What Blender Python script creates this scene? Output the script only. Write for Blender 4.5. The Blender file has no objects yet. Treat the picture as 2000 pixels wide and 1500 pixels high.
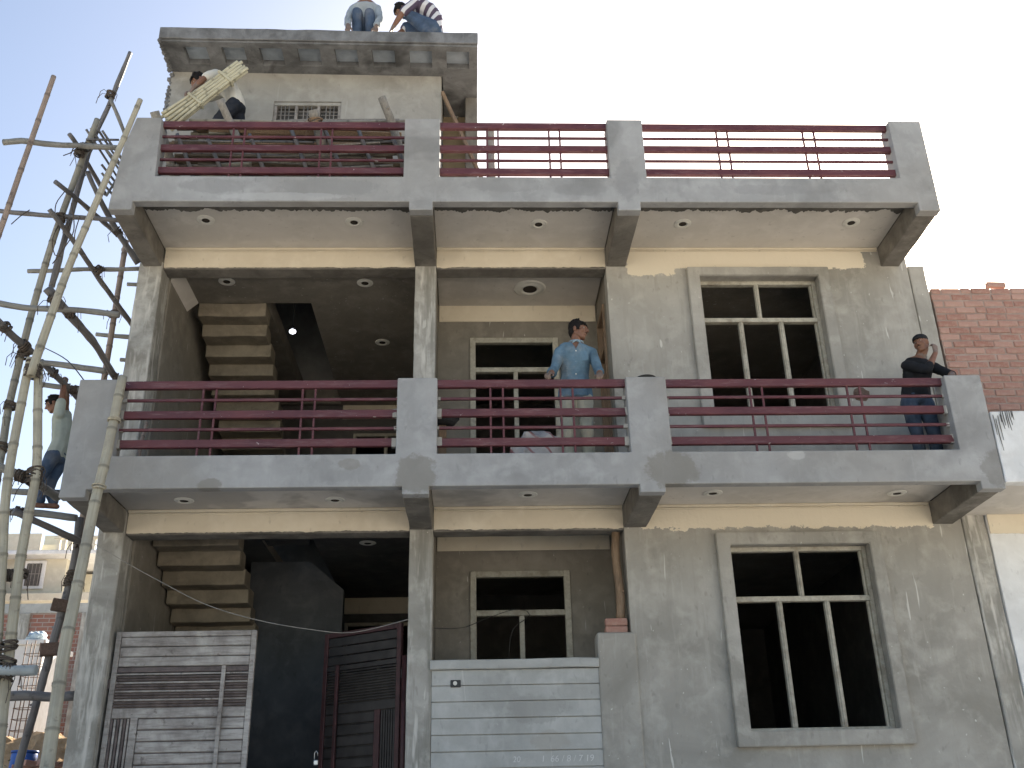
import bpy, bmesh, math, random
from mathutils import Vector, Matrix, noise
import numpy as np

random.seed(7)
sc = bpy.context.scene
col = sc.collection

# ------------------------------------------------------------------ camera
cam_d = bpy.data.cameras.new('camera')
cam = bpy.data.objects.new('camera', cam_d)
col.objects.link(cam)
cam_d.sensor_width = 36.0
cam_d.lens = 36.0 * 1978.0 / 2000.0
cam_d.clip_start = 0.1
cam_d.clip_end = 4000.0
_r = Vector((0.99920, -0.03382, -0.02130))
_f = Vector((0.03962, 0.90867, 0.41562))
_u = _r.cross(_f).normalized()
_f = _u.cross(_r).normalized()
cam.matrix_world = Matrix(((_r.x, _u.x, -_f.x, -0.590), (_r.y, _u.y, -_f.y, -9.120), (_r.z, _u.z, -_f.z, 1.500), (0, 0, 0, 1)))
sc.camera = cam

# ------------------------------------------------------------------ sky and sun (low sun behind the house, to the right)
SUN_EL, SUN_AZ = 29.0, 26.4          # azimuth from +Y towards +X
world = bpy.data.worlds.new('World')
sc.world = world
world.use_nodes = True
wn = world.node_tree
bg = wn.nodes['Background']
sky = wn.nodes.new('ShaderNodeTexSky')
sky.sky_type = 'NISHITA'
sky.sun_disc = False
sky.sun_elevation = math.radians(SUN_EL)
sky.sun_rotation = math.radians(SUN_AZ)
sky.altitude = 200
sky.air_density = 1.0
sky.dust_density = 2.6
sky.ozone_density = 0.3
wn.links.new(sky.outputs[0], bg.inputs[0])
bg.inputs[1].default_value = 0.056
sun_d = bpy.data.lights.new('sun', 'SUN')
sun_d.energy = 5.0
sun_d.angle = math.radians(0.6)
sun_d.color = (1.0, 0.93, 0.82)
sun = bpy.data.objects.new('sun', sun_d)
col.objects.link(sun)
_a, _e = math.radians(SUN_AZ), math.radians(SUN_EL)
sun_dir = Vector((math.sin(_a) * math.cos(_e), math.cos(_a) * math.cos(_e), math.sin(_e)))
sun.rotation_euler = sun_dir.to_track_quat('Z', 'Y').to_euler()
sun.location = (20, 40, 40)
sc.view_settings.view_transform = 'Standard'
sc.view_settings.look = 'None'
sc.view_settings.gamma = 1.0
sc.view_settings.use_curve_mapping = False
sc.view_settings.exposure = 2.15

# ------------------------------------------------------------------ node helpers
class NT:
    def __init__(self, name):
        self.m = bpy.data.materials.new(name)
        self.m.use_nodes = True
        self.t = self.m.node_tree
        self.b = self.t.nodes['Principled BSDF']
        self.co = self.n('ShaderNodeTexCoord').outputs['Object']
    def n(self, typ, **kw):
        x = self.t.nodes.new(typ)
        for k, v in kw.items():
            setattr(x, k, v)
        return x
    def l(self, a, b):
        self.t.links.new(a, b)
    def mapping(self, scale=(1, 1, 1), loc=(0, 0, 0), rot=(0, 0, 0), src=None):
        x = self.n('ShaderNodeMapping')
        x.inputs['Scale'].default_value = scale
        x.inputs['Location'].default_value = loc
        x.inputs['Rotation'].default_value = rot
        self.l(src or self.co, x.inputs[0])
        return x.outputs[0]
    def noise(self, scale, detail=4, rough=0.6, src=None, dist=0.0):
        x = self.n('ShaderNodeTexNoise')
        x.inputs['Scale'].default_value = scale
        x.inputs['Detail'].default_value = detail
        x.inputs['Roughness'].default_value = rough
        x.inputs['Distortion'].default_value = dist
        self.l(src or self.co, x.inputs['Vector'])
        return x.outputs['Fac']
    def rng(self, v, a, b, c=0.0, d=1.0):
        x = self.n('ShaderNodeMapRange')
        x.clamp = True
        self.l(v, x.inputs[0])
        for i, q in enumerate((a, b, c, d)):
            x.inputs[i + 1].default_value = q
        return x.outputs[0]
    def math(self, op, a, b=None, c=None):
        x = self.n('ShaderNodeMath', operation=op)
        for i, q in enumerate((a, b, c)):
            if q is None:
                continue
            if isinstance(q, (int, float)):
                x.inputs[i].default_value = q
            else:
                self.l(q, x.inputs[i])
        return x.outputs[0]
    def mix(self, f, a, b):
        x = self.n('ShaderNodeMix', data_type='RGBA')
        if isinstance(f, (int, float)):
            x.inputs[0].default_value = f
        else:
            self.l(f, x.inputs[0])
        for i, q in ((6, a), (7, b)):
            if isinstance(q, (tuple, list)):
                x.inputs[i].default_value = (q[0], q[1], q[2], 1)
            else:
                self.l(q, x.inputs[i])
        return x.outputs[2]
    def mul(self, a, b):
        x = self.n('ShaderNodeMix', data_type='RGBA', blend_type='MULTIPLY')
        x.inputs[0].default_value = 1.0
        self.l(a, x.inputs[6])
        self.l(b, x.inputs[7])
        return x.outputs[2]
    def rnd(self):
        return self.n('ShaderNodeObjectInfo').outputs['Random']
    def xyz(self):
        s = self.n('ShaderNodeSeparateXYZ')
        self.l(self.co, s.inputs[0])
        return s.outputs
    def bump(self, h, strength, dist=0.02):
        x = self.n('ShaderNodeBump')
        x.inputs['Strength'].default_value = strength
        x.inputs['Distance'].default_value = dist
        self.l(h, x.inputs['Height'])
        self.l(x.outputs[0], self.b.inputs['Normal'])
    def done(self, colr, rough=0.85, metal=0.0, spec=0.3):
        if isinstance(colr, (tuple, list)):
            self.b.inputs['Base Color'].default_value = (colr[0], colr[1], colr[2], 1)
        else:
            self.l(colr, self.b.inputs['Base Color'])
        if isinstance(rough, (int, float)):
            self.b.inputs['Roughness'].default_value = rough
        else:
            self.l(rough, self.b.inputs['Roughness'])
        self.b.inputs['Metallic'].default_value = metal
        self.b.inputs['Specular IOR Level'].default_value = spec
        return self.m

def plaster(name, c, dark, light, sc1=0.9, streak=0.3, splash=0.0, damp=0.0, bump=0.25, cream=None, warm=None, off=0.0, blobs=None, pocks=0.3):
    """cement render: broad blotches, trowel marks, drip streaks, optional paint splashes and damp patches"""
    t = NT(name)
    src = t.mapping(loc=(off, off * 1.7, off * 0.6))
    big = t.noise(sc1, 5, 0.62, src, 0.6)
    mid = t.noise(4.5, 5, 0.6, src, 0.3)
    fine = t.noise(38, 3, 0.6, src)
    c1 = t.mix(t.rng(big, 0.33, 0.66), dark, c)
    c1 = t.mix(t.math('MULTIPLY', t.rng(mid, 0.48, 0.72), 0.7), c1, light)
    if warm:
        w = t.noise(0.55, 3, 0.5, t.mapping(loc=(off + 9, 3, 5)))
        c1 = t.mix(t.math('MULTIPLY', t.rng(w, 0.46, 0.62), 0.55), c1, warm)
    if streak:
        st = t.noise(1.0, 4, 0.65, t.mapping(scale=(9, 9, 0.9), loc=(off, 2, 1)))
        c1 = t.mix(t.math('MULTIPLY', t.rng(st, 0.58 - 0.07 * streak, 0.74 - 0.10 * streak), streak), c1, dark)
        st2 = t.noise(1.0, 3, 0.6, t.mapping(scale=(14, 14, 1.6), loc=(off + 4, 7, 3)))
        c1 = t.mix(t.math('MULTIPLY', t.rng(st2, 0.62 - 0.09 * streak, 0.76 - 0.10 * streak), streak * 0.9), c1, light)
    if damp:
        d = t.noise(0.8, 4, 0.55, t.mapping(loc=(off + 21, 5, 2)), 0.4)
        c1 = t.mix(t.math('MULTIPLY', t.rng(d, 0.57, 0.63), damp), c1, tuple(x * 0.5 for x in dark))
    # small scratches and pocks
    pk = t.noise(16, 2, 0.5, t.mapping(scale=(1, 1, 0.45), loc=(off, 1, 8)))
    c1 = t.mix(t.math('MULTIPLY', t.rng(pk, 0.66, 0.74), pocks), c1, tuple(x * 0.6 for x in dark))
    if blobs:      # damp cement patches with ragged outlines, (x, z, half width, half height, strength, colour)
        x, y, z = t.xyz()
        wob = t.math('MULTIPLY', t.math('SUBTRACT', t.noise(6.0, 7, 0.75, t.mapping(loc=(off, 3, 9))), 0.5), 3.4)
        for bx_, bz_, rx_, rz_, st_, cc_ in blobs:
            dx = t.math('POWER', t.math('ABSOLUTE', t.math('DIVIDE', t.math('SUBTRACT', x, bx_), rx_)), 2.0)
            dz = t.math('POWER', t.math('ABSOLUTE', t.math('DIVIDE', t.math('SUBTRACT', z, bz_), rz_)), 2.0)
            d = t.math('ADD', t.math('ADD', dx, dz), wob)
            c1 = t.mix(t.math('MULTIPLY', t.rng(d, 1.15, 0.75), st_), c1, cc_)
    if splash:
        s1 = t.noise(7.0, 2, 0.45, t.mapping(scale=(2.6, 2.6, 0.22), loc=(off + 3, 6, 2)), 0.5)
        c1 = t.mix(t.math('MULTIPLY', t.rng(s1, 0.715, 0.735), splash), c1, (0.66, 0.65, 0.6))
        s2 = t.noise(24.0, 2, 0.5, t.mapping(scale=(1, 1, 0.7), loc=(off + 8, 1, 4)))
        c1 = t.mix(t.math('MULTIPLY', t.rng(s2, 0.74, 0.76), splash), c1, (0.66, 0.65, 0.6))
    if cream:
        x, y, z = t.xyz()
        e1 = t.noise(5.0, 6, 0.75, t.mapping(scale=(1, 1, 1.4), loc=(3, 0, 0)))
        zz = t.math('ADD', z, t.math('MULTIPLY', t.math('SUBTRACT', e1, 0.5), 0.24))
        f = None
        for zlo, zhi, xlo, xhi in cream:
            a = t.math('MULTIPLY', t.math('GREATER_THAN', zz, zlo), t.math('LESS_THAN', z, zhi))
            xx = t.math('ADD', x, t.math('MULTIPLY', t.math('SUBTRACT', e1, 0.5), 0.2))
            a = t.math('MULTIPLY', a, t.math('MULTIPLY', t.math('GREATER_THAN', xx, xlo), t.math('LESS_THAN', xx, xhi)))
            f = a if f is None else t.math('MAXIMUM', f, a)
        c1 = t.mix(f, c1, (0.73, 0.655, 0.52))
    t.bump(t.math('ADD', t.math('MULTIPLY', fine, 0.35), t.math('ADD', mid, t.math('MULTIPLY', pk, -0.6))), bump, 0.02)
    return t.done(c1, 0.9, spec=0.2)

M = {}
M['parapet'] = plaster('parapet_plaster', (0.375, 0.375, 0.37), (0.27, 0.27, 0.265), (0.44, 0.44, 0.435), 1.3, 0.22, 0.04, 0.35, 0.18, warm=(0.29, 0.275, 0.25), blobs=[
    (-1.12, 4.72, 0.20, 0.20, 0.6, (0.20, 0.185, 0.155)), (1.33, 4.76, 0.26, 0.20, 0.6, (0.20, 0.185, 0.155)), (4.50, 4.76, 0.16, 0.20, 0.5, (0.19, 0.18, 0.16)), (-3.05, 4.64, 0.12, 0.07, 0.6, (0.20, 0.185, 0.155)),
    (-1.75, 4.84, 0.10, 0.06, 0.5, (0.22, 0.205, 0.175)), (2.55, 4.90, 0.10, 0.05, 0.5, (0.52, 0.51, 0.49)), (-2.15, 8.02, 0.55, 0.12, 0.5, (0.25, 0.25, 0.245)), (-3.35, 8.04, 0.35, 0.10, 0.45, (0.25, 0.25, 0.245)),
    (-0.2, 8.06, 0.45, 0.10, 0.45, (0.25, 0.25, 0.245)), (0.6, 8.0, 0.3, 0.08, 0.4, (0.24, 0.24, 0.235)), (1.12, 8.12, 0.13, 0.25, 0.5, (0.25, 0.25, 0.25)), (2.7, 8.0, 0.5, 0.07, 0.4, (0.25, 0.25, 0.25)), (-2.6, 7.90, 0.7, 0.05, 0.35, (0.50, 0.50, 0.49))])
M['wall'] = plaster('wall_plaster', (0.42, 0.40, 0.36), (0.275, 0.262, 0.23), (0.475, 0.455, 0.41), 0.75, 0.4, 0.7, 0.0, 0.3,
                    cream=[(4.52, 4.80, 1.20, 4.34), (7.62, 8.2, 1.25, 1.82), (7.71, 8.2, 1.7, 4.12)], off=2)
M['lowwall'] = plaster('low_wall_plaster', (0.47, 0.47, 0.445), (0.35, 0.35, 0.33), (0.53, 0.53, 0.505), 1.4, 0.3, 0.3, 0.15, 0.22, off=5, blobs=[(0.03, 2.72, 0.30, 0.13, 0.45, (0.28, 0.275, 0.255)), (0.15, 2.42, 0.18, 0.10, 0.4, (0.33, 0.30, 0.255)), (0.45, 2.9, 0.25, 0.10, 0.35, (0.33, 0.325, 0.30))])
M['beam'] = plaster('raw_beam_concrete', (0.21, 0.195, 0.17), (0.125, 0.115, 0.10), (0.28, 0.26, 0.225), 2.2, 0.2, 0.0, 0.35, 0.5, off=11)
M['column'] = plaster('column_concrete', (0.40, 0.385, 0.35), (0.25, 0.24, 0.21), (0.60, 0.58, 0.53), 1.6, 0.9, 0.5, 0.0, 0.45, off=17)
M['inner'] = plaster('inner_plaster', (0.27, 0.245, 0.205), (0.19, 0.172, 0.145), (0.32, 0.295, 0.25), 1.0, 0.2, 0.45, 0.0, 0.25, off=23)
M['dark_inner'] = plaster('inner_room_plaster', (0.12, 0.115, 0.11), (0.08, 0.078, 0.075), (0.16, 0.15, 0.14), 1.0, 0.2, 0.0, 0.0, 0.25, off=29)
M['soffit'] = plaster('soffit_plaster', (0.62, 0.585, 0.54), (0.53, 0.50, 0.455), (0.68, 0.645, 0.60), 0.8, 0.0, 0.0, 0.0, 0.08, off=31)
M['soffit_damp'] = plaster('soffit_plaster_damp', (0.62, 0.585, 0.54), (0.53, 0.50, 0.455), (0.68, 0.645, 0.60), 0.8, 0.0, 0.0, 0.55, 0.08, off=33)
M['cream'] = plaster('cream_distemper', (0.73, 0.655, 0.52), (0.65, 0.575, 0.45), (0.78, 0.71, 0.58), 0.9, 0.05, 0.0, 0.0, 0.1, off=37)
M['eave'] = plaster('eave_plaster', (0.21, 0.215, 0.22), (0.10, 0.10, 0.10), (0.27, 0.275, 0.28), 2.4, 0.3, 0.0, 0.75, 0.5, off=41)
M['coffer'] = plaster('coffer_plaster', (0.40, 0.45, 0.50), (0.28, 0.31, 0.34), (0.48, 0.53, 0.58), 2.5, 0.0, 0.0, 0.2, 0.2, off=43)
M['tan'] = plaster('tan_wall_plaster', (0.36, 0.29, 0.19), (0.24, 0.19, 0.125), (0.42, 0.345, 0.24), 2.2, 0.3, 0.0, 0.25, 0.35, off=47)
M['mumty'] = plaster('roof_room_plaster', (0.37, 0.36, 0.33), (0.27, 0.26, 0.235), (0.43, 0.42, 0.39), 1.2, 0.2, 0.1, 0.2, 0.3, off=53)
M['white'] = plaster('white_limewash', (0.72, 0.73, 0.73), (0.60, 0.60, 0.59), (0.80, 0.81, 0.81), 1.0, 0.25, 0.0, 0.0, 0.15, off=59)
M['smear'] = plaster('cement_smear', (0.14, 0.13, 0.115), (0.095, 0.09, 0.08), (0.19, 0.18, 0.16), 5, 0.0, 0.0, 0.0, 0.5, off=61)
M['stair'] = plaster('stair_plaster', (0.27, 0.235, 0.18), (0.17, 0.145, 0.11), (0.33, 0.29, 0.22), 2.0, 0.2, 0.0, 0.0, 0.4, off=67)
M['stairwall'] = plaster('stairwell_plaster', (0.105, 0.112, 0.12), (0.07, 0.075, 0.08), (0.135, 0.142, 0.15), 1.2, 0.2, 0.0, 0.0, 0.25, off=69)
M['farcream'] = plaster('far_cream_wall', (0.60, 0.565, 0.46), (0.48, 0.45, 0.37), (0.66, 0.63, 0.53), 0.6, 0.2, 0.0, 0.0, 0.1, off=70)
M['mortar'] = plaster('mortar', (0.36, 0.275, 0.235), (0.27, 0.20, 0.17), (0.43, 0.345, 0.30), 3.0, 0.0, 0.0, 0.0, 0.6, off=71)

def mat_rail():
    t = NT('maroon_rail_paint')
    n = t.noise(2.5, 4, 0.6)
    c = t.mix(t.rng(n, 0.35, 0.65), (0.085, 0.024, 0.029), (0.125, 0.040, 0.045))
    d = t.noise(1.0, 5, 0.7, t.mapping(scale=(5, 20, 40)))
    c = t.mix(t.math('MULTIPLY', t.rng(d, 0.52, 0.74), 0.5), c, (0.26, 0.17, 0.165))
    s = t.noise(1.0, 3, 0.6, t.mapping(scale=(16, 20, 34), loc=(3, 1, 2)), 1.0)
    c = t.mix(t.rng(s, 0.70, 0.74), c, (0.55, 0.50, 0.47))
    t.bump(d, 0.1, 0.01)
    return t.done(c, t.rng(n, 0.3, 0.7, 0.42, 0.62), spec=0.4)
M['rail'] = mat_rail()

def mat_wood(name, a, b, c3, scale=(3, 3, 0.6), rough=0.8, gray=0.35):
    t = NT(name)
    g = t.noise(9.0, 5, 0.65, t.mapping(scale=scale), 0.8)
    c = t.mix(t.rng(g, 0.33, 0.68), a, b)
    k = t.noise(6, 4, 0.6)
    c = t.mix(t.math('MULTIPLY', t.rng(k, 0.5, 0.68), gray), c, c3)
    r = t.n('ShaderNodeMapRange')
    t.l(t.rnd(), r.inputs[0])
    r.inputs[3].default_value = 0.82
    r.inputs[4].default_value = 1.12
    h = t.n('ShaderNodeHueSaturation')
    t.l(r.outputs[0], h.inputs['Value'])
    t.l(c, h.inputs['Color'])
    t.bump(g, 0.3, 0.01)
    return t.done(h.outputs[0], rough, spec=0.25)
M['frame'] = mat_wood('window_timber_primer', (0.36, 0.335, 0.275), (0.50, 0.475, 0.40), (0.17, 0.14, 0.10), (2, 2, 2), 0.75, 0.5)
M['timber'] = mat_wood('raw_timber', (0.20, 0.135, 0.085), (0.31, 0.22, 0.15), (0.14, 0.11, 0.09), (6, 6, 0.7))
M['log'] = mat_wood('bark_log', (0.20, 0.18, 0.155), (0.33, 0.305, 0.265), (0.12, 0.10, 0.08), (5, 5, 1.2))
M['block'] = mat_wood('clamp_block', (0.10, 0.065, 0.05), (0.17, 0.115, 0.09), (0.08, 0.07, 0.06), (5, 1, 5))
M['twig'] = mat_wood('weathered_batten', (0.085, 0.07, 0.055), (0.19, 0.155, 0.115), (0.06, 0.05, 0.04), (1, 6, 6))

def mat_bamboo(name, a, b, d):
    t = NT(name)
    u = t.n('ShaderNodeUVMap').outputs[0]
    g = t.noise(1.0, 5, 0.6, t.mapping(scale=(14, 1.2, 1), src=u), 0.3)
    c = t.mix(t.rng(g, 0.35, 0.68), a, b)
    k = t.noise(3.5, 5, 0.6)
    c = t.mix(t.math('MULTIPLY', t.rng(k, 0.46, 0.66), 0.6), c, d)
    w = t.noise(11, 3, 0.6)
    c = t.mix(t.math('MULTIPLY', t.rng(w, 0.60, 0.72), 0.6), c, tuple(x * 0.5 for x in d))
    at_ = t.n('ShaderNodeAttribute'); at_.attribute_name = 'node'
    c = t.mix(t.math('MULTIPLY', at_.outputs['Fac'], 0.5), c, tuple(x * 0.45 for x in d))
    t.bump(g, 0.2, 0.006)
    return t.done(c, 0.6, spec=0.35)
M['bam_l'] = mat_bamboo('bamboo_pale', (0.36, 0.325, 0.24), (0.47, 0.435, 0.335), (0.26, 0.24, 0.19))
M['bam_b'] = mat_bamboo('bamboo_greyed', (0.24, 0.225, 0.18), (0.35, 0.325, 0.26), (0.16, 0.15, 0.125))
M['bam_a'] = mat_bamboo('bamboo_reddish', (0.25, 0.185, 0.145), (0.35, 0.275, 0.215), (0.16, 0.125, 0.105))
M['bam_g'] = mat_bamboo('pole_grey', (0.19, 0.185, 0.17), (0.29, 0.28, 0.25), (0.12, 0.115, 0.105))
M['bam_d'] = mat_bamboo('pole_dark', (0.125, 0.118, 0.115), (0.20, 0.19, 0.185), (0.085, 0.08, 0.08))
M['bam_w'] = mat_bamboo('pole_blue_grey', (0.33, 0.36, 0.36), (0.43, 0.46, 0.46), (0.23, 0.25, 0.25))
M['bam_y'] = mat_bamboo('bamboo_fresh', (0.46, 0.425, 0.30), (0.58, 0.55, 0.41), (0.34, 0.31, 0.22))

def mat_simple(name, c, rough=0.8, var=0.25, scale=12, spec=0.3, metal=0.0, bump=0.0):
    t = NT(name)
    n = t.noise(scale, 4, 0.6)
    k = t.mix(t.rng(n, 0.3, 0.7), tuple(x * (1 - var) for x in c), tuple(min(1, x * (1 + var)) for x in c))
    if bump:
        t.bump(n, bump, 0.01)
    return t.done(k, rough, metal, spec)
M['rope'] = mat_simple('coir_rope', (0.095, 0.078, 0.065), 0.95, 0.5, 60, 0.1)
M['rope_l'] = mat_simple('pale_twine', (0.42, 0.38, 0.29), 0.95, 0.3, 60, 0.1)
M['wire'] = mat_simple('dark_cable', (0.05, 0.048, 0.045), 0.6)
M['wire_l'] = mat_simple('grey_cable', (0.27, 0.26, 0.24), 0.6)
M['iron'] = mat_simple('rusty_iron', (0.13, 0.085, 0.06), 0.7, 0.4, 20)
M['grille'] = mat_simple('dull_grille_steel', (0.27, 0.25, 0.23), 0.6, 0.3, 20)
M['rose'] = mat_simple('plaster_of_paris', (0.66, 0.64, 0.58), 0.75, 0.08, 8)
M['rose_hole'] = mat_simple('hole_shade', (0.035, 0.028, 0.022), 0.9)  # shade inside the lamp hole, put into a flat dark colour
M['gate_maroon'] = mat_simple('gate_maroon_paint', (0.048, 0.020, 0.021), 0.5, 0.4, 9)
M['gate_dark'] = mat_simple('gate_dark_paint', (0.026, 0.023, 0.022), 0.5, 0.45, 7)
M['gate_bar'] = mat_simple('gate_bar_worn_paint', (0.115, 0.092, 0.086), 0.55, 0.45, 9)
M['box'] = mat_simple('socket_box', (0.05, 0.05, 0.05), 0.6)
M['lock'] = mat_simple('steel_lock', (0.55, 0.55, 0.55), 0.3, 0.1, 10, 0.5, 0.9)

def mat_gate():
    t = NT('gate_sheet_faded_primer')
    n = t.noise(2.2, 5, 0.65, t.mapping(scale=(1.4, 1, 1)), 0.5)
    c = t.mix(t.rng(n, 0.34, 0.62), (0.22, 0.197, 0.178), (0.46, 0.432, 0.40))
    s = t.noise(1.0, 5, 0.7, t.mapping(scale=(3, 3, 26)))
    c = t.mix(t.math('MULTIPLY', t.rng(s, 0.46, 0.68), 0.65), c, (0.13, 0.11, 0.10))
    d = t.noise(11, 4, 0.65)
    c = t.mix(t.math('MULTIPLY', t.rng(d, 0.60, 0.70), 0.75), c, (0.09, 0.065, 0.055))
    t.bump(s, 0.15, 0.006)
    return t.done(c, 0.55, spec=0.4)
M['gate'] = mat_gate()

def mat_brick():
    t = NT('red_brick')
    n = t.noise(14, 5, 0.65)
    r = t.rnd()
    c = t.mix(r, (0.31, 0.155, 0.12), (0.44, 0.27, 0.22))
    c = t.mix(t.math('MULTIPLY', t.rng(n, 0.42, 0.70), 0.55), c, (0.47, 0.35, 0.29))
    d = t.noise(5, 4, 0.6, t.mapping(loc=(4, 2, 7)))
    c = t.mix(t.math('MULTIPLY', t.rng(d, 0.55, 0.70), 0.5), c, (0.15, 0.075, 0.06))
    t.bump(n, 0.7, 0.012)
    return t.done(c, 0.92, spec=0.15)
M['brick'] = mat_brick()

def mat_brickwall():
    t = NT('far_brickwork')
    b = t.n('ShaderNodeTexBrick')
    s = t.mapping(rot=(math.radians(90), 0, 0))
    t.l(s, b.inputs['Vector'])
    b.inputs['Color1'].default_value = (0.33, 0.14, 0.10, 1)
    b.inputs['Color2'].default_value = (0.26, 0.115, 0.085, 1)
    b.inputs['Mortar'].default_value = (0.36, 0.31, 0.28, 1)
    b.inputs['Scale'].default_value = 1.0
    b.inputs['Brick Width'].default_value = 0.24
    b.inputs['Row Height'].default_value = 0.085
    b.inputs['Mortar Size'].default_value = 0.010
    n = t.noise(1.2, 5, 0.65)
    c = t.mix(t.math('MULTIPLY', t.rng(n, 0.45, 0.66), 0.6), b.outputs[0], (0.27, 0.24, 0.22))
    t.bump(b.outputs[1], -0.4, 0.02)
    return t.done(c, 0.93, spec=0.15)
M['brickwall'] = mat_brickwall()

def mat_ground():
    t = NT('dusty_soil')
    n = t.noise(0.35, 7, 0.65)
    m = t.noise(3.0, 6, 0.7)
    c = t.mix(t.rng(n, 0.35, 0.65), (0.43, 0.40, 0.35), (0.57, 0.535, 0.475))
    c = t.mix(t.math('MULTIPLY', t.rng(m, 0.5, 0.72), 0.5), c, (0.30, 0.265, 0.21))
    t.bump(m, 0.6, 0.08)
    return t.done(c, 0.95, spec=0.1)
M['ground'] = mat_ground()

# ------------------------------------------------------------------ mesh helpers
def tag(o, label=None, cat=None, group=None, kind=None):
    if label: o['label'] = label
    if cat: o['category'] = cat
    if group: o['group'] = group
    if kind: o['kind'] = kind
    return o

def thing(name, loc, label, cat, group=None):
    o = bpy.data.objects.new(name, None)
    o.empty_display_size = 0.2
    o.location = loc
    col.objects.link(o)
    return tag(o, label, cat, group)

def link(name, me, mat, parent=None):
    o = bpy.data.objects.new(name, me)
    if mat is not None and not me.materials:
        me.materials.append(M[mat] if isinstance(mat, str) else mat)
    col.objects.link(o)
    if parent is not None:
        o.parent = parent
        p, off = parent, Vector((0, 0, 0))
        while p is not None:           # parts are modelled in world coordinates
            off += p.location
            p = p.parent
        o.location = -off
    return o

def bm_obj(name, bm, mat, parent=None, smooth=False):
    bmesh.ops.recalc_face_normals(bm, faces=bm.faces)
    me = bpy.data.meshes.new(name)
    bm.to_mesh(me)
    bm.free()
    if smooth:
        for p in me.polygons: p.use_smooth = True
    return link(name, me, mat, parent)

def add_box(bm, x0, x1, y0, y1, z0, z1, bev=0.0, seg=1):
    vs = [bm.verts.new((x, y, z)) for z in (z0, z1) for y in (y0, y1) for x in (x0, x1)]
    fs = [bm.faces.new([vs[i] for i in f]) for f in ((0, 1, 3, 2), (4, 6, 7, 5), (0, 4, 5, 1), (2, 3, 7, 6), (0, 2, 6, 4), (1, 5, 7, 3))]
    if bev:
        es = list({e for f in fs for e in f.edges})
        bmesh.ops.bevel(bm, geom=es, offset=bev, segments=seg, profile=0.5, affect='EDGES')

def box(name, x0, x1, y0, y1, z0, z1, mat, parent=None, bev=0.006, seg=1):
    bm = bmesh.new()
    add_box(bm, x0, x1, y0, y1, z0, z1, bev, seg)
    return bm_obj(name, bm, mat, parent)

def rough_box(name, x0, x1, y0, y1, z0, z1, mat, parent=None, step=0.12, amp=0.006, bev=0.012):
    """box of hand-trowelled render: its edges wander a few millimetres"""
    bm = bmesh.new()
    def cuts(a, b):
        n = max(1, int(round((b - a) / step)))
        return [a + (b - a) * i / n for i in range(n + 1)]
    X, Y, Z = cuts(x0, x1), cuts(y0, y1), cuts(z0, z1)
    V = {}
    def v(i, j, k):
        if (i, j, k) not in V:
            p = Vector((X[i], Y[j], Z[k]))
            d = noise.noise_vector(p * 3.1) * amp + noise.noise_vector(p * 9.7) * amp * 0.5
            V[(i, j, k)] = bm.verts.new(p + d)
        return V[(i, j, k)]
    nx, ny, nz = len(X) - 1, len(Y) - 1, len(Z) - 1
    for i in range(nx):
        for j in range(ny):
            for k in (0, nz):
                bm.faces.new((v(i, j, k), v(i + 1, j, k), v(i + 1, j + 1, k), v(i, j + 1, k)))
    for i in range(nx):
        for k in range(nz):
            for j in (0, ny):
                bm.faces.new((v(i, j, k), v(i + 1, j, k), v(i + 1, j, k + 1), v(i, j, k + 1)))
    for j in range(ny):
        for k in range(nz):
            for i in (0, nx):
                bm.faces.new((v(i, j, k), v(i, j + 1, k), v(i, j + 1, k + 1), v(i, j, k + 1)))
    bmesh.ops.recalc_face_normals(bm, faces=bm.faces)
    if bev:
        es = [e for e in bm.edges if len(e.link_faces) == 2 and e.calc_face_angle(0) > 0.9]
        bmesh.ops.bevel(bm, geom=es, offset=bev, segments=2, profile=0.5, affect='EDGES')
    return bm_obj(name, bm, mat, parent)

def grid_wall(name, us, vs, holes, d0, d1, mat, parent=None, plane='xz'):
    """slab with rectangular holes; us/vs are cut lines, d0..d1 its thickness along the third axis"""
    bm = bmesh.new()
    us, vs = sorted(set(us)), sorted(set(vs))
    def P(u, v, d):
        return (u, d, v) if plane == 'xz' else ((u, v, d) if plane == 'xy' else (d, u, v))
    V = {}
    def vt(i, j, k):
        if (i, j, k) not in V:
            V[(i, j, k)] = bm.verts.new(P(us[i], vs[j], (d0, d1)[k]))
        return V[(i, j, k)]
    def solid(i, j):
        if i < 0 or j < 0 or i >= len(us) - 1 or j >= len(vs) - 1: return False
        cu, cv = (us[i] + us[i + 1]) / 2, (vs[j] + vs[j + 1]) / 2
        return not any(a < cu < b and c < cv < d for a, b, c, d in holes)
    for i in range(len(us) - 1):
        for j in range(len(vs) - 1):
            if not solid(i, j): continue
            for k in (0, 1):
                bm.faces.new((vt(i, j, k), vt(i + 1, j, k), vt(i + 1, j + 1, k), vt(i, j + 1, k)))
            for (di, dj, a, b) in ((-1, 0, (i, j), (i, j + 1)), (1, 0, (i + 1, j), (i + 1, j + 1)), (0, -1, (i, j), (i + 1, j)), (0, 1, (i, j + 1), (i + 1, j + 1))):
                if not solid(i + di, j + dj):
                    bm.faces.new((vt(*a, 0), vt(*b, 0), vt(*b, 1), vt(*a, 1)))
    return bm_obj(name, bm, mat, parent)

def wall_holes(name, x0, x1, z0, z1, holes, y0, y1, mat, parent=None, plane='xz'):
    us = [x0, x1] + [h[0] for h in holes] + [h[1] for h in holes]
    vs = [z0, z1] + [h[2] for h in holes] + [h[3] for h in holes]
    return grid_wall(name, us, vs, holes, y0, y1, mat, parent, plane)

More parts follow.
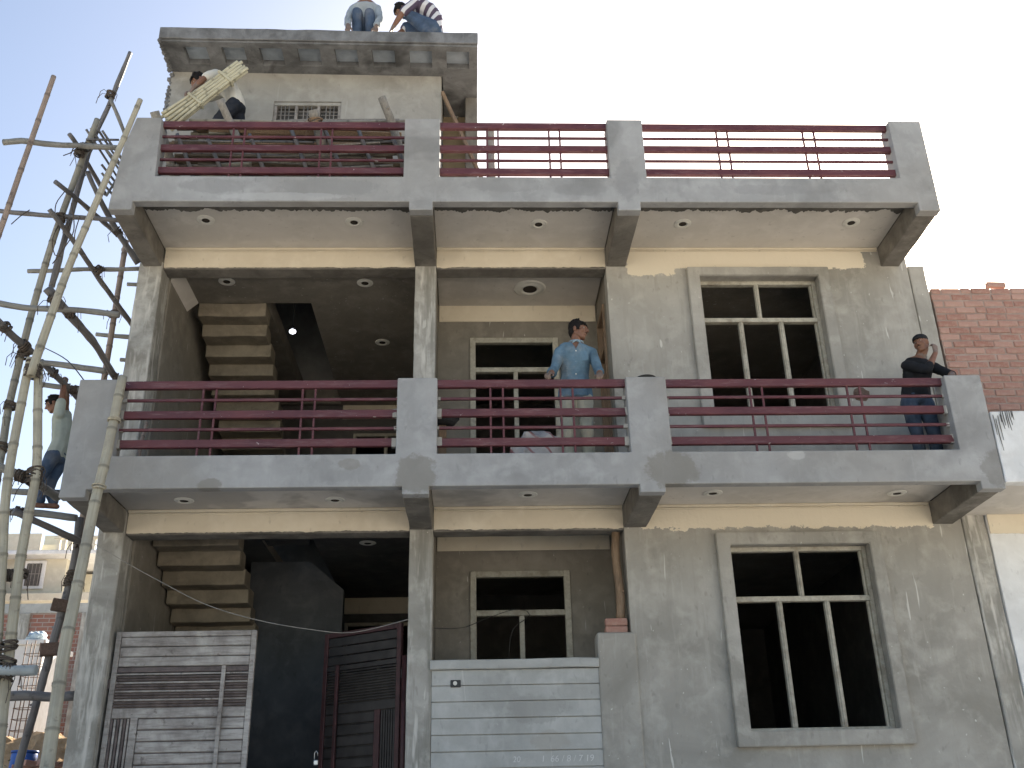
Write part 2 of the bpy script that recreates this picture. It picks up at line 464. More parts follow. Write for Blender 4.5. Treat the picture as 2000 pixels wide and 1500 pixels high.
def add_tube(bm, pts, radii, seg=10, cap=True, knots=None, hollow=False, wob=0.0):
    """tube along a polyline; knots = swollen rings (bamboo nodes)"""
    pts = [Vector(p) for p in pts]
    n = len(pts)
    rings = []
    t0 = (pts[1] - pts[0]).normalized()
    ref = Vector((0, 0, 1)) if abs(t0.z) < 0.9 else Vector((0, 1, 0))
    a = t0.cross(ref).normalized()
    L = 0.0
    us = []
    for i, p in enumerate(pts):
        t = (pts[min(i + 1, n - 1)] - pts[max(i - 1, 0)]).normalized()
        a = (a - t * a.dot(t)).normalized()
        b = t.cross(a)
        r = radii[i] if isinstance(radii, (list, tuple)) else radii
        ring = []
        for k in range(seg):
            th = 2 * math.pi * k / seg
            rr = r * (1 + (wob * noise.noise(p * 6 + Vector((math.cos(th), math.sin(th), 0))) if wob else 0))
            ring.append(bm.verts.new(p + (a * math.cos(th) + b * math.sin(th)) * rr))
        if knots:
            nl = bm.verts.layers.float.get('node') or bm.verts.layers.float.new('node')
            for v_ in ring: v_[nl] = knots[i]
        if i: L += (p - pts[i - 1]).length
        us.append(L)
        rings.append(ring)
    lay = bm.loops.layers.uv.verify()
    for i in range(n - 1):
        for k in range(seg):
            k2 = (k + 1) % seg
            f = bm.faces.new((rings[i][k], rings[i][k2], rings[i + 1][k2], rings[i + 1][k]))
            f.smooth = True
            for lp, (uu, vv) in zip(f.loops, ((k / seg, us[i]), ((k + 1) / seg, us[i]), ((k + 1) / seg, us[i + 1]), (k / seg, us[i + 1]))):
                lp[lay].uv = (uu, vv)
    if cap:
        for ring, sgn in ((rings[0], 0), (rings[-1], 1)):
            c = sum((v.co for v in ring), Vector()) / seg
            if hollow:
                d = (pts[0] - pts[1]).normalized() if sgn == 0 else (pts[-1] - pts[-2]).normalized()
                inner = [bm.verts.new(c + (v.co - c) * 0.6) for v in ring]
                deep = [bm.verts.new(v.co - d * 0.03) for v in inner]
                for k in range(seg):
                    k2 = (k + 1) % seg
                    bm.faces.new((ring[k], ring[k2], inner[k2], inner[k]))
                    bm.faces.new((inner[k], inner[k2], deep[k2], deep[k]))
                bm.faces.new(deep)
            else:
                bm.faces.new(ring)

def resample(pts, step):
    pts = [Vector(p) for p in pts]
    out = [pts[0]]
    n = len(pts)
    for i in range(n - 1):
        p0, p1, p2, p3 = pts[max(i - 1, 0)], pts[i], pts[i + 1], pts[min(i + 2, n - 1)]
        k = max(1, int((p2 - p1).length / step))
        for j in range(1, k + 1):
            t = j / k
            out.append(0.5 * ((2 * p1) + (p2 - p0) * t + (2 * p0 - 5 * p1 + 4 * p2 - p3) * t * t + (3 * p1 - p0 - 3 * p2 + p3) * t ** 3))
    return out

def tube(name, pts, r, mat, parent=None, seg=8, step=0.15, r1=None):
    bm = bmesh.new()
    q = resample(pts, step) if step else [Vector(p) for p in pts]
    rr = r if r1 is None else [r + (r1 - r) * i / (len(q) - 1) for i in range(len(q))]
    add_tube(bm, q, rr, seg)
    return bm_obj(name, bm, mat, parent, False)

def bamboo(name, pts, r0, r1, mat, parent=None, node=0.34, wood=False, hollow=True, seed=0):
    """pole with culm nodes (or a crooked branch when wood is set)"""
    rnd = random.Random(seed)
    q = resample(pts, 0.12)
    # arc length
    S = [0.0]
    for i in range(1, len(q)): S.append(S[-1] + (q[i] - q[i - 1]).length)
    T = S[-1]
    def at(s):
        for i in range(1, len(q)):
            if S[i] >= s or i == len(q) - 1:
                f = (s - S[i - 1]) / max(1e-6, S[i] - S[i - 1])
                return q[i - 1].lerp(q[i], f)
    ss, rr, kn = [], [], []
    if wood:
        k = max(6, int(T / 0.07))
        for i in range(k + 1):
            s = T * i / k
            ss.append(s)
            rr.append((r0 + (r1 - r0) * s / T) * (1 + 0.10 * noise.noise(Vector((s * 3.3, seed, 0)))+ 0.07 * noise.noise(Vector((s * 11, seed, 4)))))
    else:
        s = rnd.uniform(0.1, node)
        marks = []
        while s < T - 0.03:
            marks.append(s)
            s += node * rnd.uniform(0.8, 1.2)
        ev = [(0, 0), (T, 0)]
        for m in marks:
            ev += [(m - 0.022, 0), (m - 0.008, 1), (m, -1), (m + 0.006, 1), (m + 0.022, 0)]
        prev = 0
        for m in marks + [T]:
            for j in range(1, 3): ev.append((prev + (m - prev) * j / 3, 0))
            prev = m
        ev.sort()
        for s, k in ev:
            if s < 0 or s > T: continue
            if ss and s - ss[-1] < 0.002: continue
            ss.append(s); kn.append(1.0 if k else 0.0)
            base = r0 + (r1 - r0) * s / T
            rr.append(base * (1.13 if k == 1 else (0.97 if k == -1 else 1.0)))
    pp = []
    for s in ss:
        p = at(s)
        w = 0.016 if wood else 0.005
        pp.append(p + noise.noise_vector(Vector((s * 1.5, seed * 3.1, 1.0))) * w)
    bm = bmesh.new()
    if not wood:
        bm.verts.layers.float.new('node')
    add_tube(bm, pp, rr, 12, True, knots=kn or None, hollow=hollow, wob=0.18 if wood else 0.0)
    if wood:   # stubs of cut side branches
        for i in range(int(T / 0.55)):
            s = rnd.uniform(0.1, T - 0.1)
            p = at(s)
            d = Vector((rnd.uniform(-1, 1), rnd.uniform(-1, 1), rnd.uniform(-1, 1)))
            t = (at(min(T, s + 0.05)) - at(max(0, s - 0.05))).normalized()
            d = (d - t * d.dot(t)).normalized()
            rb = (r0 + r1) / 2
            add_tube(bm, [p + d * rb * 0.5, p + d * rb * 1.0 + t * 0.004, p + d * (rb * 1.45) + t * 0.012], [rb * 0.5, rb * 0.34, rb * 0.24], 6)
    return bm_obj(name, bm, mat, parent)

def lashing(name, c, axis, r, parent, mat='rope', turns=5, seed=0, tails=True):
    rnd = random.Random(seed)
    c, ax = Vector(c), Vector(axis).normalized()
    a = ax.orthogonal().normalized()
    b = ax.cross(a)
    bm = bmesh.new()
    for k in range(turns):
        o = c + ax * ((k - turns / 2) * 0.017)
        tilt = ax * rnd.uniform(-0.35, 0.35)
        rr = r * rnd.uniform(1.0, 1.22)
        pts = []
        for i in range(15):
            th = 2 * math.pi * i / 14
            pts.append(o + a * math.cos(th) * rr + b * math.sin(th) * rr + tilt * math.cos(th + k) * rr)
        add_tube(bm, pts, 0.0095, 5, False)
    if tails:
        for k in range(3):
            d = Vector((rnd.uniform(-1, 1), rnd.uniform(-0.6, 0.2), rnd.uniform(-0.6, 0.4)))
            p = c + d.normalized() * r
            add_tube(bm, [p, p + d * 0.05 + Vector((0, 0, 0.01)), p + d * 0.09 + Vector((0, 0, -0.05)), p + d * 0.09 + Vector((rnd.uniform(-.03, .03), 0, -0.15))], 0.004, 4)
    return bm_obj(name, bm, mat, parent)

def ragged_strip(name, x0, x1, za, zb, y0, y1, mat, parent, amp=0.02, step=0.025, seed=0, plane='xz'):
    """thin coat with a straight edge at za and a ragged edge at zb; plane xz: a wall coat, xy: a soffit coat (za, zb along y; y0, y1 along z)"""
    bm = bmesh.new()
    n = max(4, int((x1 - x0) / step))
    rows = []
    for i in range(n + 1):
        x = x0 + (x1 - x0) * i / n
        e = zb + amp * (noise.noise(Vector((x * 5, seed, 0))) + 0.6 * noise.noise(Vector((x * 17, seed, 3))) + 0.5 * noise.noise(Vector((x * 41, seed, 9))))
        P = (lambda z, y: (x, y, z)) if plane == 'xz' else (lambda z, y: (x, z, y))
        rows.append([bm.verts.new(P(za, y0)), bm.verts.new(P(e, y0)), bm.verts.new(P(e, y1)), bm.verts.new(P(za, y1))])
    for i in range(n):
        A, B = rows[i], rows[i + 1]
        for k in range(4):
            bm.faces.new((A[k], B[k], B[(k + 1) % 4], A[(k + 1) % 4]))
    bm.faces.new(rows[0]); bm.faces.new(rows[-1])
    return bm_obj(name, bm, mat, parent)

def prism(name, poly, y0, y1, mat, parent=None, bev=0.0):
    """outline in x,z extruded along y"""
    bm = bmesh.new()
    a = [bm.verts.new((x, y0, z)) for x, z in poly]
    b = [bm.verts.new((x, y1, z)) for x, z in poly]
    bm.faces.new(a); bm.faces.new(b)
    for i in range(len(poly)):
        j = (i + 1) % len(poly)
        bm.faces.new((a[i], a[j], b[j], b[i]))
    bmesh.ops.recalc_face_normals(bm, faces=bm.faces)
    if bev:
        bmesh.ops.bevel(bm, geom=list(bm.edges), offset=bev, segments=2, profile=0.5, affect='EDGES')
    return bm_obj(name, bm, mat, parent)

# ------------------------------------------------------------------ setting: ground
def make_ground():
    bm = bmesh.new()
    xs = [-1500, -300, -80] + [-30 + 2.0 * i for i in range(31)] + [80, 300, 1500]
    ys = [-1500, -300, -80] + [-34 + 2.0 * i for i in range(45)] + [110, 300, 1500]
    V = {}
    for i, x in enumerate(xs):
        for j, y in enumerate(ys):
            near = 1.0 if abs(x) < 40 and -40 < y < 60 else 0.0
            z = 0.10 * noise.noise(Vector((x * 0.21, y * 0.21, 0))) * near - 0.03
            if x < -4.5 and y > 1.0:      # made-up earth of the plots beside the house
                z += min(1.0, (-4.5 - x) / 1.5) * min(1.0, (y - 1.0) / 4.0) * 1.1 * near
            V[i, j] = bm.verts.new((x, y, z))
    for i in range(len(xs) - 1):
        for j in range(len(ys) - 1):
            bm.faces.new((V[i, j], V[i + 1, j], V[i + 1, j + 1], V[i, j + 1]))
    o = bm_obj('ground', bm, 'ground', None, True)
    tag(o, 'dusty bare earth of the building plot and street', None, None, 'structure')
make_ground()

# ------------------------------------------------------------------ the house
house = thing('house', (0, 4.5, 0), 'unfinished two storey concrete house with grey balconies, maroon railings and roof room', 'house')
H = house
W = 1.166                                       # wall line behind the balconies
A0, A1, B0, B1, C0, C1, D0, D1 = -4.426, -4.004, -1.323, -0.931, 0.945, 1.344, 4.177, 4.549
a1, b0, b1, c0, c1, d0 = -4.19, -1.253, -1.001, 1.006, 1.248, 4.314
LV = {1: dict(t=5.745, r=4.944, m=4.616, n=4.536), 2: dict(t=8.95, r=8.162, m=7.837, n=7.731)}

# plinth and slabs
rough_box('plinth', -4.45, 4.63, 1.0, 8.9, -0.3, 1.20, 'lowwall', H, 0.5, 0.006)
prism('entrance_ramp', [(-4.2, -0.2), (-1.2, -0.2), (-1.2, 0.0), (-4.2, 0.0)], -2.2, 0.99, 'lowwall', H)
for o in H.children:
    if o.name.startswith('entrance_ramp'):
        for v in o.data.vertices:
            if v.co.z > -0.1: v.co.z = 0.0 if v.co.y < 0 else 1.18
grid_wall('first_floor_slab', [-4.45, -3.05, -2.45, 4.63], [1.40, 2.45, 5.2, 8.8], [(-3.05, -2.45, 2.45, 5.2)], 4.82, 4.93, 'inner', H, 'xy')
grid_wall('roof_slab', [-4.45, -3.18, -2.62, 4.63], [1.42, 2.21, 5.4, 8.8], [(-3.18, -2.62, 2.21, 5.4)], 7.842, 8.09, 'inner', H, 'xy')

# parapet fronts: one continuous face of beam, piers and beam ends per level
for lv, q in LV.items():
    t, r, m, n = q['t'], q['r'], q['m'], q['n']
    so = {1: 0.165, 2: 0.150}[lv]
    left_top = -4.415 if lv == 1 else -4.29
    left_mid = -4.425 if lv == 1 else -4.38
    poly = [(A0 - 0.006, n), (a1, n), (a1, m), (b0, m), (b0, n), (b1, n), (b1, m), (c0, m), (c0, n), (c1, n), (c1, m), (d0, m), (d0, n), (D1, n),
            (D1, t), (D0, t), (D0, r), (C1, r), (C1, t), (C0, t), (C0, r), (B1, r), (B1, t), (B0, t), (B0, r), (A1 + 0.01, r), (A1 - 0.01, t),
            (left_top, t), (left_mid, (t + r) / 2), (A0 - 0.004, m)]
    prism('parapet', poly, 0.0, 0.115, 'parapet', H, 0.009)
    # inner halves of the piers
    for x0, x1 in ((left_top + 0.012, A1 - 0.012), (B0 + 0.003, B1 - 0.003), (C0 + 0.003, C1 - 0.003), (D0 + 0.003, D1 - 0.003)):
        rough_box('parapet_pier', x0, x1, 0.116, 0.25, r + 0.002 - 0.05, t - 0.004, 'parapet', H, 0.12, 0.003, 0.01)
    # side parapets running back to the wall line
    if lv == 1:
        rough_box('side_parapet', A0 + 0.01, A0 + 0.12, 0.251, W - 0.01, m + 0.16, r + 0.25, 'parapet', H, 0.15, 0.004)
        rough_box('side_parapet', D1 - 0.12, D1 - 0.01, 0.251, W - 0.01, m + 0.16, t - 0.06, 'parapet', H, 0.15, 0.004)
    else:
        rough_box('side_parapet', A0 + 0.06, A0 + 0.17, 0.251, 1.16, m + 0.26, r + 0.20, 'parapet', H, 0.15, 0.004)
        rough_box('side_parapet', D1 - 0.25, D1 - 0.02, 0.251, 8.6, m + 0.26, r + 0.19, 'parapet', H, 0.2, 0.006)
    # balcony slab and its painted soffit
    box('balcony_slab', A0 + 0.02, D1 - 0.02, 0.116, W + 0.30, m + so + 0.013, m + 0.31 if lv == 1 else m + 0.24, 'beam', H, 0.004)
    for k, (x0, x1) in enumerate(((a1 + 0.002, b0 - 0.002), (b1 + 0.002, c0 - 0.002), (c1 + 0.002, d0 - 0.002))):
        box('soffit', x0, x1, 0.117, W + 0.01, m + so, m + so + 0.012, 'soffit_damp' if lv == 1 else 'soffit', H, 0)
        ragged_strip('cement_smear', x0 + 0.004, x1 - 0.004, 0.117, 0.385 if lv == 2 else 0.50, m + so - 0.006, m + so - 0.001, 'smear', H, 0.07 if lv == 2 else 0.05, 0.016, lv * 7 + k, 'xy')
    # cantilever beams
    for x0, x1 in ((A0 + 0.015, a1), (b0, b1), (c0, c1), (d0, D1 - 0.004)):
        rough_box('cantilever_beam', x0 + 0.004, x1 - 0.004, 0.117, W + 0.02, n + 0.003, m + so - 0.001, 'beam', H, 0.1, 0.006, 0.012)

# columns
rough_box('column', -4.455, -4.18, W, W + 0.30, 0.2, 7.80, 'column', H, 0.11, 0.008, 0.015)
rough_box('column', -1.247, -1.003, W, W + 0.27, 0.2, 7.80, 'column', H, 0.11, 0.005, 0.012)

# beams across the two open bays, with their cream distemper band and cornice lines
for lv, q in LV.items():
    m, n = q['m'] + {1: 0.165, 2: 0.150}[lv], q['n']
    for k, (x0, x1) in enumerate(((-4.179, -1.248), (-1.002, 1.005))):
        zb = n - 0.015
        rough_box('bay_beam', x0, x1, W + 0.03, W + 0.245, zb, m - 0.001, 'beam', H, 0.1, 0.005, 0.01)
        ragged_strip('cream_band', x0 + 0.004, x1 - 0.004, m - 0.001, zb + 0.016, W + 0.016, W + 0.028, 'cream', H, 0.014, 0.02, lv * 3 + k)
        for j, (h, p) in enumerate(((0.030, 0.030), (0.016, 0.016))):
            z1 = m - 0.002 - (0, 0.034)[j]
            box('cornice', x0 + 0.006, x1 - 0.006, W + 0.014 - p, W + 0.0155, z1 - h, z1, 'cream', H, 0.004)

# right room: front wall with two window openings
GW = (2.085, 3.585, 2.46, 4.335)      # ground floor opening
UW = (2.085, 3.520, 5.80, 7.585)      # first floor opening
wall_holes('front_wall', 1.006, 4.632, 0.9, 8.0, [GW, UW], W + 0.012, W + 0.22, 'wall', H)
for x0, x1 in ((1.26, 4.30),):
    for lv, q in LV.items():
        z1 = q['m'] + {1: 0.165, 2: 0.150}[lv] - 0.002
        box('cornice', x0, x1, W - 0.016, W + 0.010, z1 - 0.030, z1, 'cream', H, 0.004)
        box('cornice', x0, x1, W - 0.003, W + 0.010, z1 - 0.050, z1 - 0.034, 'cream', H, 0.003)

def big_window(O, surround, thirds, name_bottom):
    """plaster surround, timber jambs, head, sill, transom and mullions; openings are still unglazed"""
    x0, x1, z0, z1 = O
    w = thing('window', ((x0 + x1) / 2, W, z0), None, None)
    w.parent = H
    w.location = Vector(w.location) - H.location
    s0, s1, t0, t1 = surround
    us, vs = [s0, x0 + 0.012, x1 - 0.012, s1], [t0, z0 + 0.012, z1 - 0.012, t1]
    o = grid_wall('surround', us, vs, [(us[1], us[2], vs[1], vs[2])], W - 0.062, W + 0.011, 'wall', w)
    bmv = bmesh.new(); bmv.from_mesh(o.data)
    es = [e for e in bmv.edges if len(e.link_faces) == 2 and e.calc_face_angle(0) > 0.9]
    bmesh.ops.bevel(bmv, geom=es, offset=0.008, segments=2, affect='EDGES'); bmv.to_mesh(o.data); bmv.free()
    ya, yb = W + 0.10, W + 0.17
    fw = 0.048
    box('jamb', x0 + 0.001, x0 + fw, ya, yb, z0 + 0.001, z1 - 0.001, 'frame', w, 0.004)
    box('jamb', x1 - fw, x1 - 0.001, ya, yb, z0 + 0.001, z1 - 0.001, 'frame', w, 0.004)
    box('jamb_rebate', x1 - fw - 0.022, x1 - fw - 0.0005, ya + 0.03, yb, z0 + fw, z1 - fw, 'frame', w, 0.003)
    box('head', x0 + fw, x1 - fw, ya, yb, z1 - fw, z1 - 0.001, 'frame', w, 0.004)
    box('sill', x0 + fw, x1 - fw, ya, yb, z0 + 0.001, z0 + fw, 'frame', w, 0.004)
    zt = z0 + (z1 - z0) * 0.705
    box('transom', x0 + fw, x1 - fw, ya - 0.006, yb - 0.004, zt - 0.027, zt + 0.027, 'frame', w, 0.004)
    xm = (x0 + x1) / 2
    box('mullion', xm - 0.024, xm + 0.024, ya + 0.004, yb - 0.006, zt + 0.027, z1 - fw, 'frame', w, 0.004)
    box('mullion_bead', xm - 0.009, xm + 0.009, ya - 0.006, ya + 0.0035, zt + 0.027, z1 - fw, 'frame', w, 0.002)
    for k in (1, 2):
        xm = x0 + (x1 - x0) * k / 3
        box('mullion', xm - 0.027, xm + 0.027, ya + 0.004, yb - 0.006, z0 + fw, zt - 0.027, 'frame', w, 0.004)
        box('mullion_bead', xm - 0.010, xm + 0.010, ya - 0.006, ya + 0.0035, z0 + fw, zt - 0.027, 'frame', w, 0.002)
    return w
big_window(GW, (1.955, 3.705, 2.325, 4.455), 3, 'g')
big_window(UW, (1.955, 3.645, 5.665, 7.690), 3, 'u')

# other walls
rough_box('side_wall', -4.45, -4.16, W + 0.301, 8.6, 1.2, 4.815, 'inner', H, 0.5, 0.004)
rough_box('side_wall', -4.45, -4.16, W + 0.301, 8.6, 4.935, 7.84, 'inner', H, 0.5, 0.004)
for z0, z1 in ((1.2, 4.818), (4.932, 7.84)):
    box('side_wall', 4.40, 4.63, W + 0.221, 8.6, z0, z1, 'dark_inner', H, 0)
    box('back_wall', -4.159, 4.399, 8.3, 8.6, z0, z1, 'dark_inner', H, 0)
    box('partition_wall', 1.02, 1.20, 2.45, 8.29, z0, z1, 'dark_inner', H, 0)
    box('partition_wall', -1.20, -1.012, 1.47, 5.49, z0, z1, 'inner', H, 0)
# hall back wall with its window, both floors
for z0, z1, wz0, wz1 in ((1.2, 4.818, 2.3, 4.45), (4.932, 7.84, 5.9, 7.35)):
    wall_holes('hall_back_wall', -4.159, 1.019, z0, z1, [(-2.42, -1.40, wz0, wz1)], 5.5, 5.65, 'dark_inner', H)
    w = thing('window', (-1.9, 5.5, wz0), None, None); w.parent = H; w.location = Vector(w.location) - H.location
    for nm, b in (('jamb', (-2.42, -2.37, wz0, wz1)), ('jamb', (-1.45, -1.40, wz0, wz1)), ('head', (-2.369, -1.451, wz1 - 0.05, wz1)), ('mullion', (-1.94, -1.89, wz0, wz1 - 0.051))):
        box(nm, b[0], b[1], 5.47, 5.53, b[2], b[3], 'frame', w, 0.004)
    box('cream_band', -2.6, -1.21, 5.485, 5.499, z1 - 0.24, z1 - 0.002, 'cream', H, 0)

# recessed porch of the middle bay: back wall, window frame, coved ceiling
def porch(zf, zc, band, wx0, wx1, wz0, wz1, zt, big):
    wall_holes('porch_wall', -1.011, 1.019, zf, zc, [(wx0, wx1, wz0, wz1)], 2.31, 2.45, 'inner', H)
    box('cream_band', -1.0, 1.0, 2.296, 2.309, band, zc - 0.003, 'cream', H, 0.003)
    w = thing('window', ((wx0 + wx1) / 2, 2.3, wz0), None, None); w.parent = H; w.location = Vector(w.location) - H.location
    ya, yb = 2.285, 2.36
    fw = 0.058
    box('jamb', wx0 - 0.012, wx0 + fw, ya, yb, wz0, wz1 + 0.012, 'frame', w, 0.005)
    box('jamb', wx1 - fw, wx1 + 0.012, ya, yb, wz0, wz1 + 0.012, 'frame', w, 0.005)
    box('head', wx0 + fw, wx1 - fw, ya + 0.002, yb, wz1 - fw, wz1 + 0.012, 'frame', w, 0.005)
    box('transom', wx0 + fw, wx1 - fw, ya + 0.004, yb, zt - 0.035, zt + 0.03, 'frame', w, 0.005)
    xm = (wx0 + wx1) / 2 + 0.01
    box('mullion', xm - 0.028, xm + 0.028, ya + 0.006, yb, wz0, zt - 0.036, 'frame', w, 0.005)
    box('sill', wx0 + fw, wx1 - fw, ya + 0.002, yb, wz0, wz0 + 0.045, 'frame', w, 0.005)
    # side wall of the right room with a door frame
    wall_holes('porch_side_wall', 1.42, 2.45, zf, zc, [(1.62, 2.22, zf, zf + 2.55)], 1.02, 1.18, 'inner', H, 'yz')
    d = thing('door_frame', (1.05, 1.9, zf), None, None); d.parent = H; d.location = Vector(d.location) - H.location
    for y in (1.62, 2.16):
        box('jamb', 0.995, 1.09, y, y + 0.06, zf, zf + 2.55, 'timber', d, 0.004)
    box('head', 0.995, 1.09, 1.681, 2.159, zf + 2.49, zf + 2.55, 'timber', d, 0.004)
    box('transom', 1.0, 1.08, 1.681, 2.159, zf + 2.0, zf + 2.06, 'timber', d, 0.004)
porch(4.932, 7.838, 7.60, -0.60, 0.492, 5.02, 7.352, 6.92, True)
porch(1.2, 4.818, 4.612, -0.610, 0.505, 2.2, 4.358, 3.895, False)
# ceilings of the open bays
box('ceiling', -1.0, 1.0, 1.43, 2.295, 7.828, 7.8405, 'soffit', H, 0)
box('ceiling', -1.0, 1.0, 1.43, 2.295, 4.808, 4.8185, 'soffit', H, 0)
grid_wall('ceiling', [-4.16, -3.18, -2.62, -1.21], [1.43, 2.21, 5.4, 5.48], [(-3.18, -2.62, 2.21, 5.4), (-4.2, -3.18, 2.5, 5.4)], 7.826, 7.8405, 'inner', H, 'xy')
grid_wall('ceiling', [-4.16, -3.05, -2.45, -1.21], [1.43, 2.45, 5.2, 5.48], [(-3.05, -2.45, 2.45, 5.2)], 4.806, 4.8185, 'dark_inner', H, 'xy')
# cove along the upper left room
prism('cove', [(-4.159, 7.70), (-4.159, 7.825), (-4.03, 7.825)], 1.45, 2.2, 'soffit', H)

# stairs: flights with stepped undersides, rising towards the street on the left, away from it on the right
def flight(x0, x1, y, z, dy, dz, n, mat, thick=0.16):
    s = thing('stair_flight', ((x0 + x1) / 2, y, z), None, None); s.parent = H; s.location = Vector(s.location) - H.location
    for i in range(n):
        ya, za = y + dy * i, z + dz * i
        yb = ya + dy
        q0, q1 = min(ya, yb), max(ya, yb)
        q1 += 0.035
        e = 0.012 * math.sin(i * 2.3 + x0)
        rough_box('step', x0 + 0.004 * (i % 2), x1 + e, q0 - 0.012 * (i % 2), q1, za - thick - 0.03, za + 0.002 * (i % 2), mat, s, 0.14, 0.008, 0.012)
    return s
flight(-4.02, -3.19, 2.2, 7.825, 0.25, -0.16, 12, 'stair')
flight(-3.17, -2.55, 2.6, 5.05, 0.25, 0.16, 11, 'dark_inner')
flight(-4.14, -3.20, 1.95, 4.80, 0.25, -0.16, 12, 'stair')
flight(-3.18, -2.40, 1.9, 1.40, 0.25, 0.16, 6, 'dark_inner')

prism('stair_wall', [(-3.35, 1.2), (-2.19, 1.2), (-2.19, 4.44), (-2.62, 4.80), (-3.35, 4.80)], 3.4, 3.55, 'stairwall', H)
# round plaster ceiling roses, the shade of their empty lamp holes painted as dark discs
def rose_mesh():
    bm = bmesh.new()
    prof = [(0.100, 0.0), (0.100, 0.004), (0.088, 0.010), (0.080, 0.006), (0.072, 0.012), (0.060, 0.016), (0.050, 0.012), (0.044, 0.006), (0.040, -0.01)]
    seg = 28
    rings = [[bm.verts.new((r * math.cos(2 * math.pi * k / seg), r * math.sin(2 * math.pi * k / seg), -h)) for k in range(seg)] for r, h in prof]
    for i in range(len(rings) - 1):
        for k in range(seg):
            f = bm.faces.new((rings[i][k], rings[i][(k + 1) % seg], rings[i + 1][(k + 1) % seg], rings[i + 1][k]))
            f.smooth = True
    bmesh.ops.recalc_face_normals(bm, faces=bm.faces)
    me = bpy.data.meshes.new('ceiling_rose'); bm.to_mesh(me); bm.free()
    me.materials.append(M['rose'])
    bm = bmesh.new()
    bmesh.ops.create_circle(bm, cap_ends=True, segments=20, radius=0.0435)
    m2 = bpy.data.meshes.new('lamp_hole_disc'); bm.to_mesh(m2); bm.free()
    m2.materials.append(M['rose_hole'])
    return me, m2
RM, RH = rose_mesh()
def rose(x, y, z, s=1.0):
    o = bpy.data.objects.new('ceiling_rose', RM); col.objects.link(o); o.parent = H
    o.location = Vector((x, y, z)) - H.location; o.scale = (s, s, s)
    h = bpy.data.objects.new('lamp_hole_disc', RH); col.objects.link(h); h.parent = o
    h.location = (0, 0, -0.008)
zs2, zs1 = LV[2]['m'] + 0.150, LV[1]['m'] + 0.165
for x, y in ((-3.57, .583), (-1.915, .62), (.184, .658), (1.845, .645), (3.805, .62)): rose(x, y, zs2)
for x, y in ((-3.525, .86), (-2.0, .89), (-.023, .775), (1.89, .78), (3.845, .84)): rose(x, y, zs1)
for x, y in ((-3.561, 1.666), (-1.892, 1.707), (-1.811, 3.313)): rose(x, y, 7.826)
rose(0.139, 1.85, 7.828, 2.0)
rose(-1.83, 2.6, 4.806)

# low grooved wall beside the gate, its cap and pier
rough_box('low_wall', -1.0, 0.655, W + 0.03, W + 0.15, 0.9, 3.105, 'lowwall', H, 0.3, 0.003)
z = 3.104
for k in range(13):
    zn = 2.951 - 0.1535 * k if k >= 0 else z
    dz = 0.0035 * math.sin(k * 1.7)
    prism('plaster_course', [(-1.0, zn + 0.004), (0.652, zn + 0.004 + dz), (0.652, z - 0.004 + 0.0035 * math.sin((k - 1) * 1.7) * (k > 0)), (-1.0, z - 0.004)], W + 0.006, W + 0.031, 'lowwall', H, 0.003)
    z = zn
rough_box('wall_cap', -1.02, 0.66, W - 0.035, W + 0.17, 3.106, 3.198, 'lowwall', H, 0.12, 0.006, 0.014)
rough_box('wall_pier', 0.653, 1.05, W - 0.015, W + 0.24, 0.9, 3.445, 'wall', H, 0.15, 0.006, 0.02)
bx = thing('socket_box', (-0.765, W, 2.93), None, None); bx.parent = H; bx.location = Vector(bx.location) - H.location
box('box', -0.815, -0.715, W - 0.008, W + 0.0055, 2.935, 3.005, 'box', bx, 0.004)
bm = bmesh.new(); add_tube(bm, [(-0.77, W - 0.009, 2.972), (-0.77, W - 0.02, 2.972)], 0.02, 14); bm_obj('button', bm, 'rose', bx)

# chalk writing on the grooved wall
def chalk(txt, x, z, size):
    cu = bpy.data.curves.new('chalk_writing', 'FONT')
    cu.body = txt; cu.size = size; cu.extrude = 0.0004; cu.shear = 0.12
    cu.offset = -0.0008
    o = bpy.data.objects.new('chalk_writing', cu); col.objects.link(o)
    bpy.context.view_layer.update()
    me = bpy.data.meshes.new_from_object(o.evaluated_get(bpy.context.evaluated_depsgraph_get()))
    bpy.data.objects.remove(o)
    for v in me.vertices:
        v.co = Vector((x + v.co.x, W + 0.0052 - v.co.z, z + v.co.y + 0.03 * 0))
    me.materials.clear()
    o = link('chalk_writing', me, mat_simple('chalk', (0.66, 0.66, 0.63), 0.9, 0.1, 60), H)
chalk('20', -0.22, 2.235, 0.075)
chalk('1  66 / 8 / 7 19', 0.05, 2.232, 0.085)

